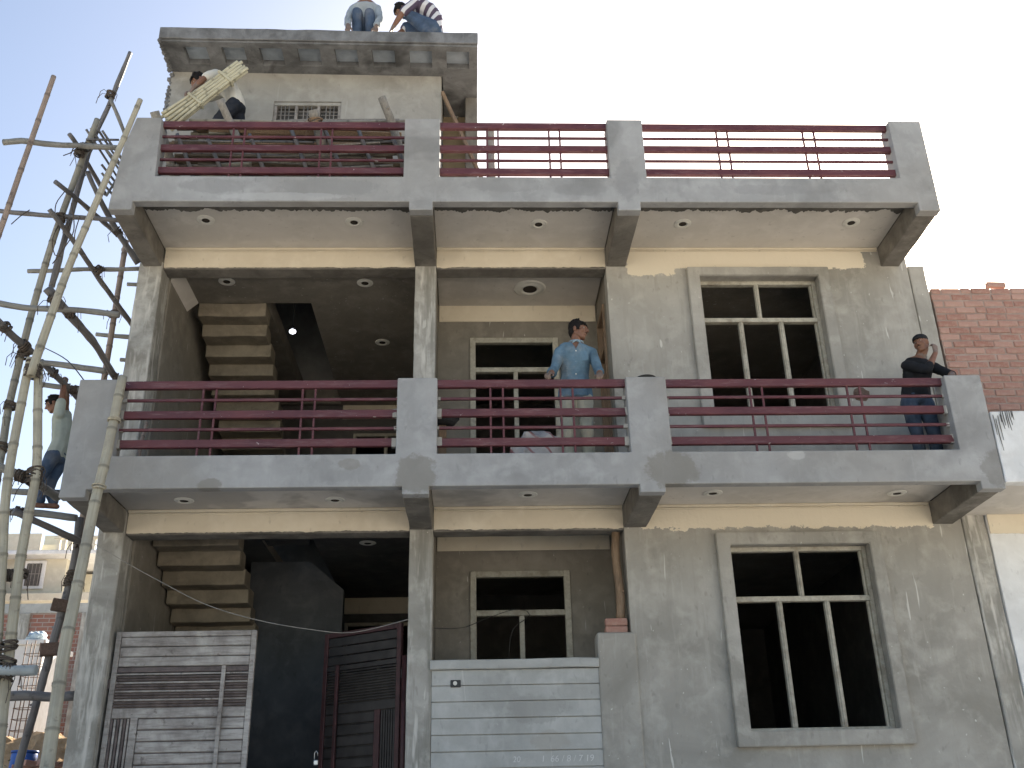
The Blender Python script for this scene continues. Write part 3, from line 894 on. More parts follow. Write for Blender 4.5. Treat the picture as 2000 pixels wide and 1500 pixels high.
# ------------------------------------------------------------------ railings
RAILX = ((A1 - 0.01, B0), (B1, C0), (C1, D0))
BAL = ((-3.235, -3.108, -2.262, -2.137), (-0.406, -0.281, 0.294, 0.416), (2.205, 2.330, 3.200, 3.330))
for lv, dz in ((1, 0.0), (2, 3.205)):
    for k, (x0, x1) in enumerate(RAILX):
        rl = thing('railing', ((x0 + x1) / 2, 0.1, 4.95 + dz), None, None); rl.parent = H; rl.location = Vector(rl.location) - H.location
        for za, zb in ((5.672, 5.755), (5.362, 5.442), (5.050, 5.132)):
            s = 0.004 * math.sin(k * 2 + za * 9)
            box('rail', x0 - 0.01, x1 + 0.01, 0.075, 0.125, za + dz + s, zb + dz + s, 'rail', rl, 0.005)
        for zc in (5.556, 5.245):
            box('thin_rail', x0 - 0.01, x1 + 0.01, 0.086, 0.112, zc - 0.014 + dz, zc + 0.014 + dz, 'rail', rl, 0.003)
        if lv == 1:        # ends bedded in slopped cement
            rq = random.Random(k + 5)
            for xe, sg in ((x0, 1), (x1, -1)):
                for za, zb, ya, yb in ((5.362, 5.442, .075, .125), (5.050, 5.132, .075, .125), (5.542, 5.570, .086, .112), (5.231, 5.259, .086, .112)):
                    Lc = rq.uniform(0.012, 0.055)
                    xa, xb = sorted((xe - 0.005 * sg, xe + Lc * sg))
                    rough_box('cement_smear', xa, xb, ya - 0.004, yb + 0.004, za + dz - 0.004, zb + dz + 0.004, 'wall', rl, 0.013, 0.012, 0)
        for x in BAL[k]:
            for za, zb in ((4.94, 5.052), (5.133, 5.230), (5.260, 5.361), (5.443, 5.541), (5.571, 5.671)):
                box('baluster', x - 0.010, x + 0.010, 0.088, 0.110, za + dz, zb + dz, 'rail', rl, 0.002)

# ------------------------------------------------------------------ roof room
rr = H
wall_holes('roof_room_wall', -4.42, -0.965, 8.09, 10.655, [(-3.085, -2.235, 9.42, 10.195)], 1.2, 1.36, 'mumty', rr)
box('roof_room_wall', -1.12, -0.966, 1.361, 5.6, 8.09, 10.655, 'mumty', rr, 0)
box('roof_room_wall', -4.42, -4.26, 1.361, 5.6, 8.09, 10.655, 'mumty', rr, 0)
box('roof_room_wall', -4.42, -0.966, 5.601, 5.75, 8.09, 10.655, 'mumty', rr, 0)
# coffered eave
cx = [(-4.17 + 0.4685 * k, -4.17 + 0.4685 * k + 0.285) for k in range(8)]
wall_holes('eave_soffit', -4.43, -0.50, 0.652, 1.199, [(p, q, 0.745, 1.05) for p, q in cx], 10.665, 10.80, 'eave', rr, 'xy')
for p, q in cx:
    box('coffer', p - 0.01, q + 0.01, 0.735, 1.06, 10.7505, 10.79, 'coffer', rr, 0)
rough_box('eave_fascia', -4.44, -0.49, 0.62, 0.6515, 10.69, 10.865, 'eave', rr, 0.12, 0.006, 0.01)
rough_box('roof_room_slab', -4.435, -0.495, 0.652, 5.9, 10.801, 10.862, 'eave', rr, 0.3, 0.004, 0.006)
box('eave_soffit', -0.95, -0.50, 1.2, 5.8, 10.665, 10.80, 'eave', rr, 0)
for o in list(H.children):
    if o.name.split('.')[0] in ('eave_fascia', 'roof_room_slab', 'eave_soffit', 'coffer'):
        for v in o.data.vertices: v.co.z -= 0.055 * (v.co.x + 4.43) / 3.93
    elif o.name.split('.')[0] == 'roof_room_wall':
        for v in o.data.vertices:
            if v.co.z > 10.5: v.co.z = 10.80 - 0.055 * (v.co.x + 4.43) / 3.93
# broken render at the left end of the eave
bm = bmesh.new()
for i in range(26):
    f = i / 25
    c = Vector((-4.43 + 0.02 * noise.noise(Vector((i * .9, 2, 1))), 0.66 + 0.56 * min(1, f * 1.6), 10.68 - 1.5 * max(0, f - 0.55)))
    s = 0.03 + 0.02 * random.random()
    m4 = Matrix.Translation(c) @ Matrix.Rotation(random.random() * 3, 4, 'Z') @ Matrix.Rotation(random.random() * 3, 4, 'X') @ Matrix.Diagonal((s, s * 0.8, s, 1))
    bmesh.ops.create_icosphere(bm, subdivisions=1, radius=1, matrix=m4)
o = bm_obj('broken_edge', bm, 'eave', rr); tag(o, kind='stuff')
# recessed side wall with its fin, pipe hole
box('side_return_wall', -0.964, -0.66, 2.0, 2.2, 8.09, 10.66, 'tan', rr, 0.004)
rough_box('fin_wall', -0.659, -0.50, 1.60, 2.2, 8.09, 10.66, 'beam', rr, 0.15, 0.006)
bm = bmesh.new()
for k in range(1):
    add_tube(bm, [(-0.80, 1.995, 10.62), (-0.80, 1.98, 10.62)], 0.05, 16)
bm_obj('pipe_sleeve', bm, 'mumty', rr)
# grilled window of the roof room
w = thing('window', (-2.66, 1.2, 9.42), None, None); w.parent = H; w.location = Vector(w.location) - H.location
x0, x1, z0, z1 = -3.085, -2.235, 9.42, 10.195
box('dark_panel', x0 + 0.001, x1 - 0.001, 1.31, 1.335, z0 + 0.001, z1 - 0.001, 'dark_inner', w, 0)  # stands for the dark panes; added to keep daylight out of the stairwell
box('head', x0 + 0.001, x1 - 0.001, 1.215, 1.29, z1 - 0.05, z1 - 0.001, 'mumty', w, 0.004)
box('jamb', x0 + 0.001, x0 + 0.04, 1.22, 1.29, z0, z1 - 0.051, 'grille', w, 0.004)
box('jamb', x1 - 0.04, x1 - 0.001, 1.22, 1.29, z0, z1 - 0.051, 'grille', w, 0.004)
for k in (1, 2):
    xm = x0 + (x1 - x0) * k / 3
    box('mullion', xm - 0.018, xm + 0.018, 1.22, 1.285, z0, z1 - 0.051, 'grille', w, 0.003)
for k in range(3):
    xa, xb = x0 + (x1 - x0) * k / 3 + 0.03, x0 + (x1 - x0) * (k + 1) / 3 - 0.03
    for j in (0.28, 0.5, 0.72):
        tube('grille_bar', [(xa + (xb - xa) * j, 1.235, z0), (xa + (xb - xa) * j, 1.235, z1 - 0.05)], 0.007, 'grille', w, 6, 0)
    for j in range(5):
        zz = z0 + 0.07 + j * 0.13
        tube('grille_bar', [(xa - 0.01, 1.245, zz), (xb + 0.01, 1.245, zz)], 0.006, 'grille', w, 6, 0)
        tube('grille_bar', [(xa - 0.01, 1.245, zz + 0.055), (xb + 0.01, 1.245, zz + 0.055)], 0.006, 'grille', w, 6, 0)
# lamp burning in the stairwell
def bulb():
    t = NT('lit_bulb')
    t.b.inputs['Emission Color'].default_value = (0.9, 0.93, 1, 1)
    t.b.inputs['Emission Strength'].default_value = 2.5
    M['bulb'] = t.done((0.9, 0.9, 0.9), 0.4)
    L = thing('hanging_bulb', (-3.22, 4.2, 8.46), 'small lit white bulb hanging in the dark stairwell', 'light bulb')
    bm = bmesh.new()
    bmesh.ops.create_uvsphere(bm, u_segments=14, v_segments=10, radius=0.042, matrix=Matrix.Translation((-3.22, 4.2, 8.46)) @ Matrix.Diagonal((1.15, 1, 0.8, 1)))
    bm_obj('globe', bm, 'bulb', L, True)
    tube('socket', [(-3.22, 4.2, 8.49), (-3.22, 4.2, 8.55)], 0.02, 'box', L, 10, 0)
    tube('flex', [(-3.22, 4.2, 8.55), (-3.22, 4.2, 10.655)], 0.006, 'wire', L, 6, 0)
bulb()

# ------------------------------------------------------------------ neighbouring house on the right
nb = thing('neighbouring_house', (5.6, 3.0, 0), 'neighbouring house with bare red brick upper storey above a whitewashed front', 'house')
rough_box('column', 4.645, 4.895, W + 0.002, W + 0.3, 0.2, 4.76, 'column', nb, 0.11, 0.012, 0.02)
rough_box('column', 4.645, 4.84, W + 0.012, W + 0.3, 4.77, 7.75, 'wall', nb, 0.15, 0.008, 0.015)
box('lower_wall', 4.90, 8.2, W - 0.01, W + 0.25, 0.0, 4.76, 'white', nb, 0.004)
rough_box('parapet', 4.560, 8.2, -0.01, 0.12, 4.60, 5.345, 'white', nb, 0.12, 0.008, 0.012)
box('balcony_slab', 4.60, 8.2, 0.121, W + 0.3, 4.63, 4.90, 'soffit', nb, 0.004)
ragged_strip('cream_band', 4.91, 8.2, 4.628, 4.42, W - 0.024, W - 0.0105, 'cream', nb, 0.01, 0.03, 77)
rnd = random.Random(31)
for k in range(11):
    x = 4.585 + 0.020 * k + rnd.uniform(-.006, .006)
    z = 5.34 - (0.0 if k > 3 else rnd.uniform(0, .35)); h = rnd.uniform(0.08, 0.42) * (1.0 if k < 6 else 0.5)
    bm = bmesh.new()
    add_tube(bm, [(x, -0.014, z), (x + rnd.uniform(-.004, .004), -0.0155, z - h * .5), (x + rnd.uniform(-.004, .008), -0.0155, z - h)], [.0035, .0045, .002], 5)
    bm_obj('cement_drip', bm, 'smear', nb)
box('brick_core', 4.86, 8.2, W + 0.0125, W + 0.24, 4.91, 7.41, 'mortar', nb, 0)
def brick_mesh(seed, L=0.226, Hh=0.070, D=0.06):
    rnd = random.Random(seed)
    bm = bmesh.new()
    add_box(bm, -L / 2, L / 2, 0, D, -Hh / 2, Hh / 2, 0.007, 1)
    for v in bm.verts:
        v.co += Vector((rnd.uniform(-1, 1), rnd.uniform(-1, 1) * 0.8, rnd.uniform(-1, 1))) * 0.0035
    bmesh.ops.recalc_face_normals(bm, faces=bm.faces)
    me = bpy.data.meshes.new('brick'); bm.to_mesh(me); bm.free()
    me.materials.append(M['brick'])
    return me
BR = [brick_mesh(i) for i in range(9)]
BH = [brick_mesh(20 + i, 0.108) for i in range(3)]
wb = thing('brick_wall', (5.6, W, 4.95), None, None); wb.parent = nb; wb.location = Vector(wb.location) - nb.location
rnd = random.Random(5)
zz, row = 5.36, 0
while zz < 7.53:
    x = 4.862 + (0.0 if row % 2 == 0 else -0.118)
    x += rnd.uniform(-0.012, 0.012)
    while x < 6.42:
        L = 0.226
        half = rnd.random() < 0.06
        if x < 4.84: half = True; x = 4.862
        me = rnd.choice(BH) if half else rnd.choice(BR)
        L = 0.108 if half else 0.226
        if zz > 7.42 and (noise.noise(Vector((x * 2.1, zz * 3, 1))) < (-0.05 if zz < 7.5 else 0.12)):
            x += L + 0.012
            continue
        if not (abs(x + L / 2 - 5.47) < 0.06 and abs(zz - 5.80) < 0.03):     # one brick left out
            o = bpy.data.objects.new('brick', me); col.objects.link(o); o.parent = wb
            o.location = Vector((x + L / 2, W + 0.004 + rnd.uniform(-0.006, 0.006), zz + rnd.uniform(-0.004, 0.004))) - Vector((5.6, W, 4.95))
            o.rotation_euler = (rnd.uniform(-.02, .02), rnd.uniform(-.018, .018), rnd.uniform(-.02, .02))
        x += L + rnd.uniform(0.009, 0.018)
    zz += 0.0885
    row += 1

# ------------------------------------------------------------------ gate leaves
def gate_leaf(name, origin, ang, width, ztop, zbot, mirror, mats, label):
    sheet, frame, bars = mats
    g = thing(name, origin, label, 'gate')
    g.rotation_euler = (0, 0, ang)
    def part(nm, x0, x1, y0, y1, z0, z1, m, bev=0.004):
        if mirror: x0, x1 = width - x1, width - x0
        if mirror: x0, x1 = x0 - width, x1 - width
        bm = bmesh.new(); add_box(bm, x0, x1, y0, y1, z0, z1, bev)
        bmesh.ops.recalc_face_normals(bm, faces=bm.faces)
        me = bpy.data.meshes.new(nm); bm.to_mesh(me); bm.free(); me.materials.append(M[m])
        o = bpy.data.objects.new(nm, me); col.objects.link(o); o.parent = g
        return o
    w = width
    fr = 0.052
    part('frame_stile', 0, fr, -0.02, 0.025, zbot, ztop, frame)
    part('frame_stile', w - fr, w, -0.02, 0.025, zbot, ztop, frame)
    part('frame_rail', fr + 0.001, w - fr - 0.001, -0.02, 0.025, ztop - fr, ztop - 0.001, frame)
    part('frame_rail', fr + 0.001, w - fr - 0.001, -0.02, 0.025, zbot, zbot + fr, frame)
    part('backing_sheet', fr + 0.001, w - fr - 0.001, 0.006, 0.010, zbot + fr, ztop - 0.43, bars, 0)
    z = ztop - fr - 0.004
    for k in range(3):
        part('plank', fr + 0.002, w - fr - 0.002, -0.012, 0.012, z - 0.090, z, sheet, 0.006)
        z -= 0.097
    part('header_bar', fr + 0.002, w - fr - 0.002, -0.018, 0.018, z - 0.052, z - 0.002, bars)
    z -= 0.060
    for k in range(12):
        part('louvre', fr + 0.002, w - fr - 0.002, -0.016, 0.004, z - 0.0165, z, bars if k % 3 else sheet, 0.003)
        z -= 0.0272
    part('plank', fr + 0.002, w - fr - 0.002, -0.012, 0.005, z - 0.096, z - 0.002, sheet, 0.006)
    z -= 0.104
    zl = z
    vx0, vx1 = fr + 0.004, fr + 0.19
    nb_ = 6
    for k in range(nb_):
        xa = vx0 + (vx1 - vx0) * k / nb_
        part('vertical_slat', xa, xa + (vx1 - vx0) / nb_ - 0.010, -0.015, 0.004, zbot + fr, zl, sheet if k % 2 else bars, 0.003)
    part('divider_post', vx1 + 0.002, vx1 + 0.072, -0.020, 0.005, zbot + fr, zl + 0.012, frame)
    while z > zbot + fr + 0.05:
        zb = max(zbot + fr + 0.003, z - 0.098)
        part('plank', vx1 + 0.075, w - fr - 0.002, -0.012, 0.005, zb, z - 0.002, sheet, 0.007)
        z -= 0.106
    xb = w * 0.775
    part('latch_bar', xb, xb + 0.040, -0.045, -0.021, zbot + 0.05, ztop - fr - 0.295, frame)
    for zz_ in (zbot + 0.25, ztop - 0.55):
        part('hinge', -0.035, 0.0, -0.012, 0.012, zz_, zz_ + 0.09, bars)
    return g
gl = gate_leaf('gate_leaf', (-4.15, 1.27, 0), 0.0, 1.39, 3.54, 1.27, False, ('gate', 'gate', 'gate_bar'), 'pale weathered metal gate leaf of planks and louvres hung on the corner column')
gr = gate_leaf('gate_leaf', (-1.31, 1.30, 0), math.radians(-34), 1.02, 3.60, 1.27, True, ('gate_dark', 'gate_maroon', 'gate_dark'), 'dark maroon gate leaf swung inwards from the middle column')
for x, lab in ((-4.215, 'maroon gate post pipe beside the corner column'), (-1.275, 'maroon gate post pipe beside the middle column')):
    p = tube('gate_post', [(x, 1.24, 1.2), (x, 1.24, 3.26)], 0.026, 'gate_maroon', None, 12, 0)
    tag(p, lab, 'post')
# open padlock on the dark leaf
pl = thing('padlock', (-2.19, 1.86, 2.32), 'small steel padlock hanging open on the dark gate leaf', 'padlock')
bm = bmesh.new(); add_box(bm, -2.215, -2.165, 1.845, 1.87, 2.29, 2.345, 0.01, 2); bm_obj('lock_body', bm, 'lock', pl)
tube('shackle', [(-2.205, 1.857, 2.345), (-2.205, 1.857, 2.41), (-2.19, 1.857, 2.43), (-2.175, 1.857, 2.41), (-2.172, 1.857, 2.38)], 0.005, 'lock', pl, 6, 0.02)

# ------------------------------------------------------------------ prop and two bricks on the wall pier
o = bamboo('timber_prop', [(0.925, 1.30, 3.605), (0.945, 1.30, 3.9), (0.915, 1.30, 4.2), (0.935, 1.30, 4.515)], 0.047, 0.044, 'timber', None, wood=True, hollow=False, seed=3)
tag(o, 'brown timber prop standing on two bricks under the balcony beam', 'prop')
for k, (z, a, m) in enumerate(((3.484, 0.05, 0), (3.5635, -0.03, 1))):
    o = bpy.data.objects.new('loose_brick', brick_mesh(60 + k, 0.225, 0.072, 0.11)); col.objects.link(o)
    o.location = (0.87, 1.225, z); o.rotation_euler = (0, 0, a)
    tag(o, ('lower' if k == 0 else 'upper') + ' of two loose red bricks stacked on the grey wall pier', 'brick', 'bricks under the timber prop')

# ------------------------------------------------------------------ cables
def sag(a, b, d, n=9):
    a, b = Vector(a), Vector(b)
    return [a.lerp(b, i / n) + Vector((0, 0, -d * 4 * (i / n) * (1 - i / n))) for i in range(n + 1)]
tag(tube('cable', [(-4.44, 1.10, 4.40), (-4.1, 1.05, 4.2), (-3.72, 1.0, 3.99), (-3.24, 1.0, 3.75), (-2.73, 1.0, 3.59), (-2.22, 1.05, 3.50), (-1.80, 1.25, 3.50), (-1.24, 1.14, 3.60)], 0.0042, 'wire_l', None, 6, 0.1), 'grey cable sagging across the gateway opening', 'cable')
tag(tube('cable', [(-0.99, 1.20, 3.52), (-0.7, 1.5, 3.58), (-0.45, 1.9, 3.75), (-0.1, 2.27, 3.93), (0.05, 2.27, 3.86), (-0.15, 2.27, 3.7), (-0.20, 2.27, 3.4)], 0.0045, 'wire', None, 6, 0.08), 'dark cable looped over the transom of the porch window', 'cable')

# ------------------------------------------------------------------ things on the roof terrace and balcony
for k, (a, b, r0, r1, lab) in enumerate((
        ((-4.19, 0.20, 9.20), (-3.85, 0.95, 8.15), 0.052, 0.058, 'stubby round log leaning over the roof railing by the corner pier'),
        ((-3.46, 0.20, 9.36), (-2.95, 0.90, 8.15), 0.045, 0.055, 'forked round log leaning over the roof railing beside the bundle carrier'),
        ((-2.385, 0.15, 9.20), (-2.05, 1.0, 8.15), 0.055, 0.055, 'knotty log end tied with rope above the roof railing'),
        ((-1.62, 0.22, 9.43), (-1.20, 0.72, 8.15), 0.044, 0.056, 'straight pale log leaning on the roof railing next to the pier'))):
    p0, p1 = Vector(a), Vector(b)
    mid = p0.lerp(p1, 0.35) + Vector((0.02 * (k % 2), 0.0, 0.015))
    o = bamboo('log', [p0, mid, p1], r0, r1, 'log', None, wood=True, hollow=(k == 1), seed=40 + k)
    tag(o, lab, 'log', 'logs leaning on the roof railing')
o = lashing('rope_tie', (-2.35, 0.21, 9.06), (0.2, 0.5, -0.8), 0.066, None, 'timber', 4, 8)
tag(o, 'brown rope tied round the knotty log on the roof', 'rope')

# heap of battens and bamboo for shuttering behind the roof railing
pile = thing('batten_heap', (-2.8, 0.65, 8.09), 'heap of weathered battens and canes stacked behind the roof railing', 'timber heap')
rnd = random.Random(11)
for k in range(120):
    front = k % 3 != 0
    z = 8.16 + (k / 120) * (1.12 if front else 0.66) + rnd.uniform(-0.03, 0.03)
    y = rnd.uniform(0.40, 0.58) if front else rnd.uniform(0.6, 1.02)
    L = rnd.uniform(1.3, 2.7)
    xc = rnd.uniform(-4.1 + L / 2, -1.25 - L / 2)
    tilt = rnd.uniform(-0.05, 0.05)
    ya = rnd.uniform(-0.05, 0.05)
    p0, p1 = Vector((xc - L / 2, y - ya, z - tilt * L / 2)), Vector((xc + L / 2, y + ya, z + tilt * L / 2))
    p0.y = max(0.37, p0.y); p1.y = max(0.37, p1.y)
    p0.z = max(8.13, p0.z); p1.z = max(8.13, p1.z)
    if k % 4 == 0:
        bamboo('cane', [p0, p0.lerp(p1, .5) + Vector((0, 0, rnd.uniform(-.02, .02))), p1], 0.021, 0.014, rnd.choice(['bam_g', 'bam_d', 'bam_b', 'bam_b']), pile, seed=100 + k)
    else:
        bm = bmesh.new()
        d = (p1 - p0)
        hw, hh = rnd.uniform(0.02, 0.055), rnd.uniform(0.008, 0.018)
        add_box(bm, -L / 2, L / 2, -hw, hw, -hh, hh, 0.003)
        q = d.to_track_quat('X', 'Z').to_matrix().to_4x4()
        bmesh.ops.transform(bm, matrix=Matrix.Translation((p0 + p1) / 2) @ q @ Matrix.Rotation(rnd.uniform(-.6, .6), 4, 'X'), verts=bm.verts)
        bm_obj('batten', bm, rnd.choice(['twig', 'twig', 'timber', 'log']), pile)
for k in range(7):     # slanting sticks that hold the heap
    x = -4.0 + k * 0.42 + rnd.uniform(-.1, .1)
    bamboo('stake', [(x, 0.33, 9.12 - rnd.uniform(0, .25)), (x + 0.32, 0.34, 8.2)], 0.022, 0.024, 'bam_d', pile, wood=True, hollow=False, seed=200 + k)

# ladder-like pole and post behind the middle roof railing
bm = bmesh.new()
add_box(bm, -0.035, 0.035, -0.02, 0.02, -0.86, 0.86, 0.006)
d = Vector((-0.26, 1.15, 8.45)) - Vector((-0.95, 1.15, 10.33))
bmesh.ops.transform(bm, matrix=Matrix.Translation(Vector((-0.605, 1.17, 9.39))) @ d.to_track_quat('Z', 'Y').to_matrix().to_4x4() @ Matrix.Diagonal((1, 1, 1.16, 1)), verts=bm.verts)
tag(bm_obj('leaning_board', bm, 'timber', None), 'worn plank leaning from the roof room wall down to the terrace', 'plank')
o = bamboo('roof_post', [(-0.335, 0.75, 8.09), (-0.34, 0.75, 8.8), (-0.345, 0.75, 9.42)], 0.05, 0.042, 'log', None, wood=True, hollow=False, seed=71)
tag(o, 'short timber post standing behind the middle roof railing', 'post')

# cement sack on the balcony floor
def sack():
    t = NT('woven_sack')
    x, y, z = t.xyz()
    n = t.noise(6, 4, 0.6)
    s = t.math('SINE', t.math('MULTIPLY', t.math('ADD', x, t.math('MULTIPLY', z, 0.9)), 34.0))
    c = t.mix(t.math('MULTIPLY', t.rng(s, 0.80, 0.90), 0.8), (0.55, 0.53, 0.52), (0.36, 0.12, 0.13))
    c = t.mix(t.math('MULTIPLY', t.rng(n, 0.5, 0.7), 0.5), c, (0.36, 0.34, 0.33))
    t.bump(n, 0.6, 0.03)
    M['sack'] = t.done(c, 0.8)
    bm = bmesh.new()
    bmesh.ops.create_icosphere(bm, subdivisions=4, radius=1.0)
    for v in bm.verts:
        p = v.co.copy()
        p = Vector((math.copysign(abs(p.x) ** 0.7, p.x) * 0.30, math.copysign(abs(p.y) ** 0.7, p.y) * 0.22, math.copysign(abs(p.z) ** 0.6, p.z) * 0.27))
        p += noise.noise_vector(p * 9) * 0.075 + noise.noise_vector(p * 21) * 0.03
        p.z = max(-0.20, p.z)
        v.co = p + Vector((0.10, 0.75, 5.14))
    o = bm_obj('cement_sack', bm, 'sack', None, True)
    tag(o, 'crumpled white woven sack with red stripes on the balcony floor', 'sack')
sack()

# mason's pan left on the pier, cement crumbs around
pan = thing('mortar_pan', (1.19, 0.14, 5.745), 'small dark metal mortar pan on top of the first floor pier', 'pan')
bm = bmesh.new()
seg = 18
prof = [(0.06, 0.0), (0.10, 0.035), (0.105, 0.037), (0.098, 0.033), (0.058, 0.006)]
rings = [[bm.verts.new((1.17 + r * math.cos(2 * math.pi * k / seg), 0.13 + r * math.sin(2 * math.pi * k / seg), 5.745 + h)) for k in range(seg)] for r, h in prof]
for i in range(len(rings) - 1):
    for k in range(seg): bm.faces.new((rings[i][k], rings[i][(k + 1) % seg], rings[i + 1][(k + 1) % seg], rings[i + 1][k]))
bm.faces.new(rings[-1]); bm.faces.new(rings[0])
bm_obj('bowl', bm, 'box', pan)
bm = bmesh.new()
for k in range(14):
    s = random.uniform(0.008, 0.022)
    bmesh.ops.create_icosphere(bm, subdivisions=1, radius=s, matrix=Matrix.Translation((1.17 + random.uniform(-.06, .06), 0.13 + random.uniform(-.05, .05), 5.765 + random.uniform(0, .02))))
tag(bm_obj('mortar_lumps', bm, 'rose', pan), kind='stuff')

pn = thing('mortar_pan', (-0.86, 0.45, 4.93), 'black iron mortar pan on a short timber stub behind the middle rail', 'pan')
bm = bmesh.new()
prof = [(0.075, 0.0), (0.11, 0.02), (0.145, 0.072), (0.152, 0.074), (0.142, 0.070), (0.10, 0.016), (0.07, 0.008)]
rings = [[bm.verts.new((-0.87 + r * math.cos(2 * math.pi * k / 20), 0.45 + r * math.sin(2 * math.pi * k / 20), 5.415 + h)) for k in range(20)] for r, h in prof]
for i in range(len(rings) - 1):
    for k in range(20): bm.faces.new((rings[i][k], rings[i][(k + 1) % 20], rings[i + 1][(k + 1) % 20], rings[i + 1][k]))
bm.faces.new(rings[-1]); bm.faces.new(rings[0])
bm_obj('bowl', bm, 'box', pn)
bm = bmesh.new(); add_box(bm, -0.93, -0.85, 0.42, 0.50, 4.93, 5.414, 0.008); bm_obj('stub', bm, 'timber', pn)
# hole knocked into the front wall, red brick showing
hp = thing('wall_hole', (3.80, W, 6.10), None, None); hp.parent = H; hp.location = Vector(hp.location) - H.location
bm = bmesh.new()
ring = []
for k in range(16):
    th = 2 * math.pi * k / 16
    r = 0.075 * (1 + 0.45 * noise.noise(Vector((math.cos(th) * 2, math.sin(th) * 2, 3))))
    ring.append(bm.verts.new((3.80 + r * 1.25 * math.cos(th), W + 0.0095, 6.06 + r * 1.1 * math.sin(th))))
bm.faces.new(ring)
bm_obj('broken_brick', bm, 'block', hp)
for k in range(5):
    s = random.uniform(0.02, 0.04)
    bm = bmesh.new()
    bmesh.ops.create_icosphere(bm, subdivisions=1, radius=s, matrix=Matrix.Translation((3.80 + random.uniform(-.07, .07), W + 0.01, 6.03 + random.uniform(-.05, .05))) @ Matrix.Diagonal((1.4, .5, .9, 1)))
    bm_obj('broken_brick', bm, 'block', hp)
# stub of a cut pole and bucket in the left room of the first floor
o = bamboo('pole_stub', [(-4.16, 1.50, 6.36), (-3.85, 1.50, 6.36)], 0.035, 0.033, 'bam_l', None, seed=81)
tag(o, 'short bamboo stub sticking out of the column inside the first floor room', 'bamboo stub')
o = bamboo('bamboo_stick', [(-3.98, 0.70, 4.93), (-4.02, 0.80, 5.35), (-4.10, 1.12, 5.75)], 0.020, 0.018, 'bam_a', None, seed=83)
tag(o, 'thin reddish stick leaning on the corner column behind the balcony rail', 'stick')

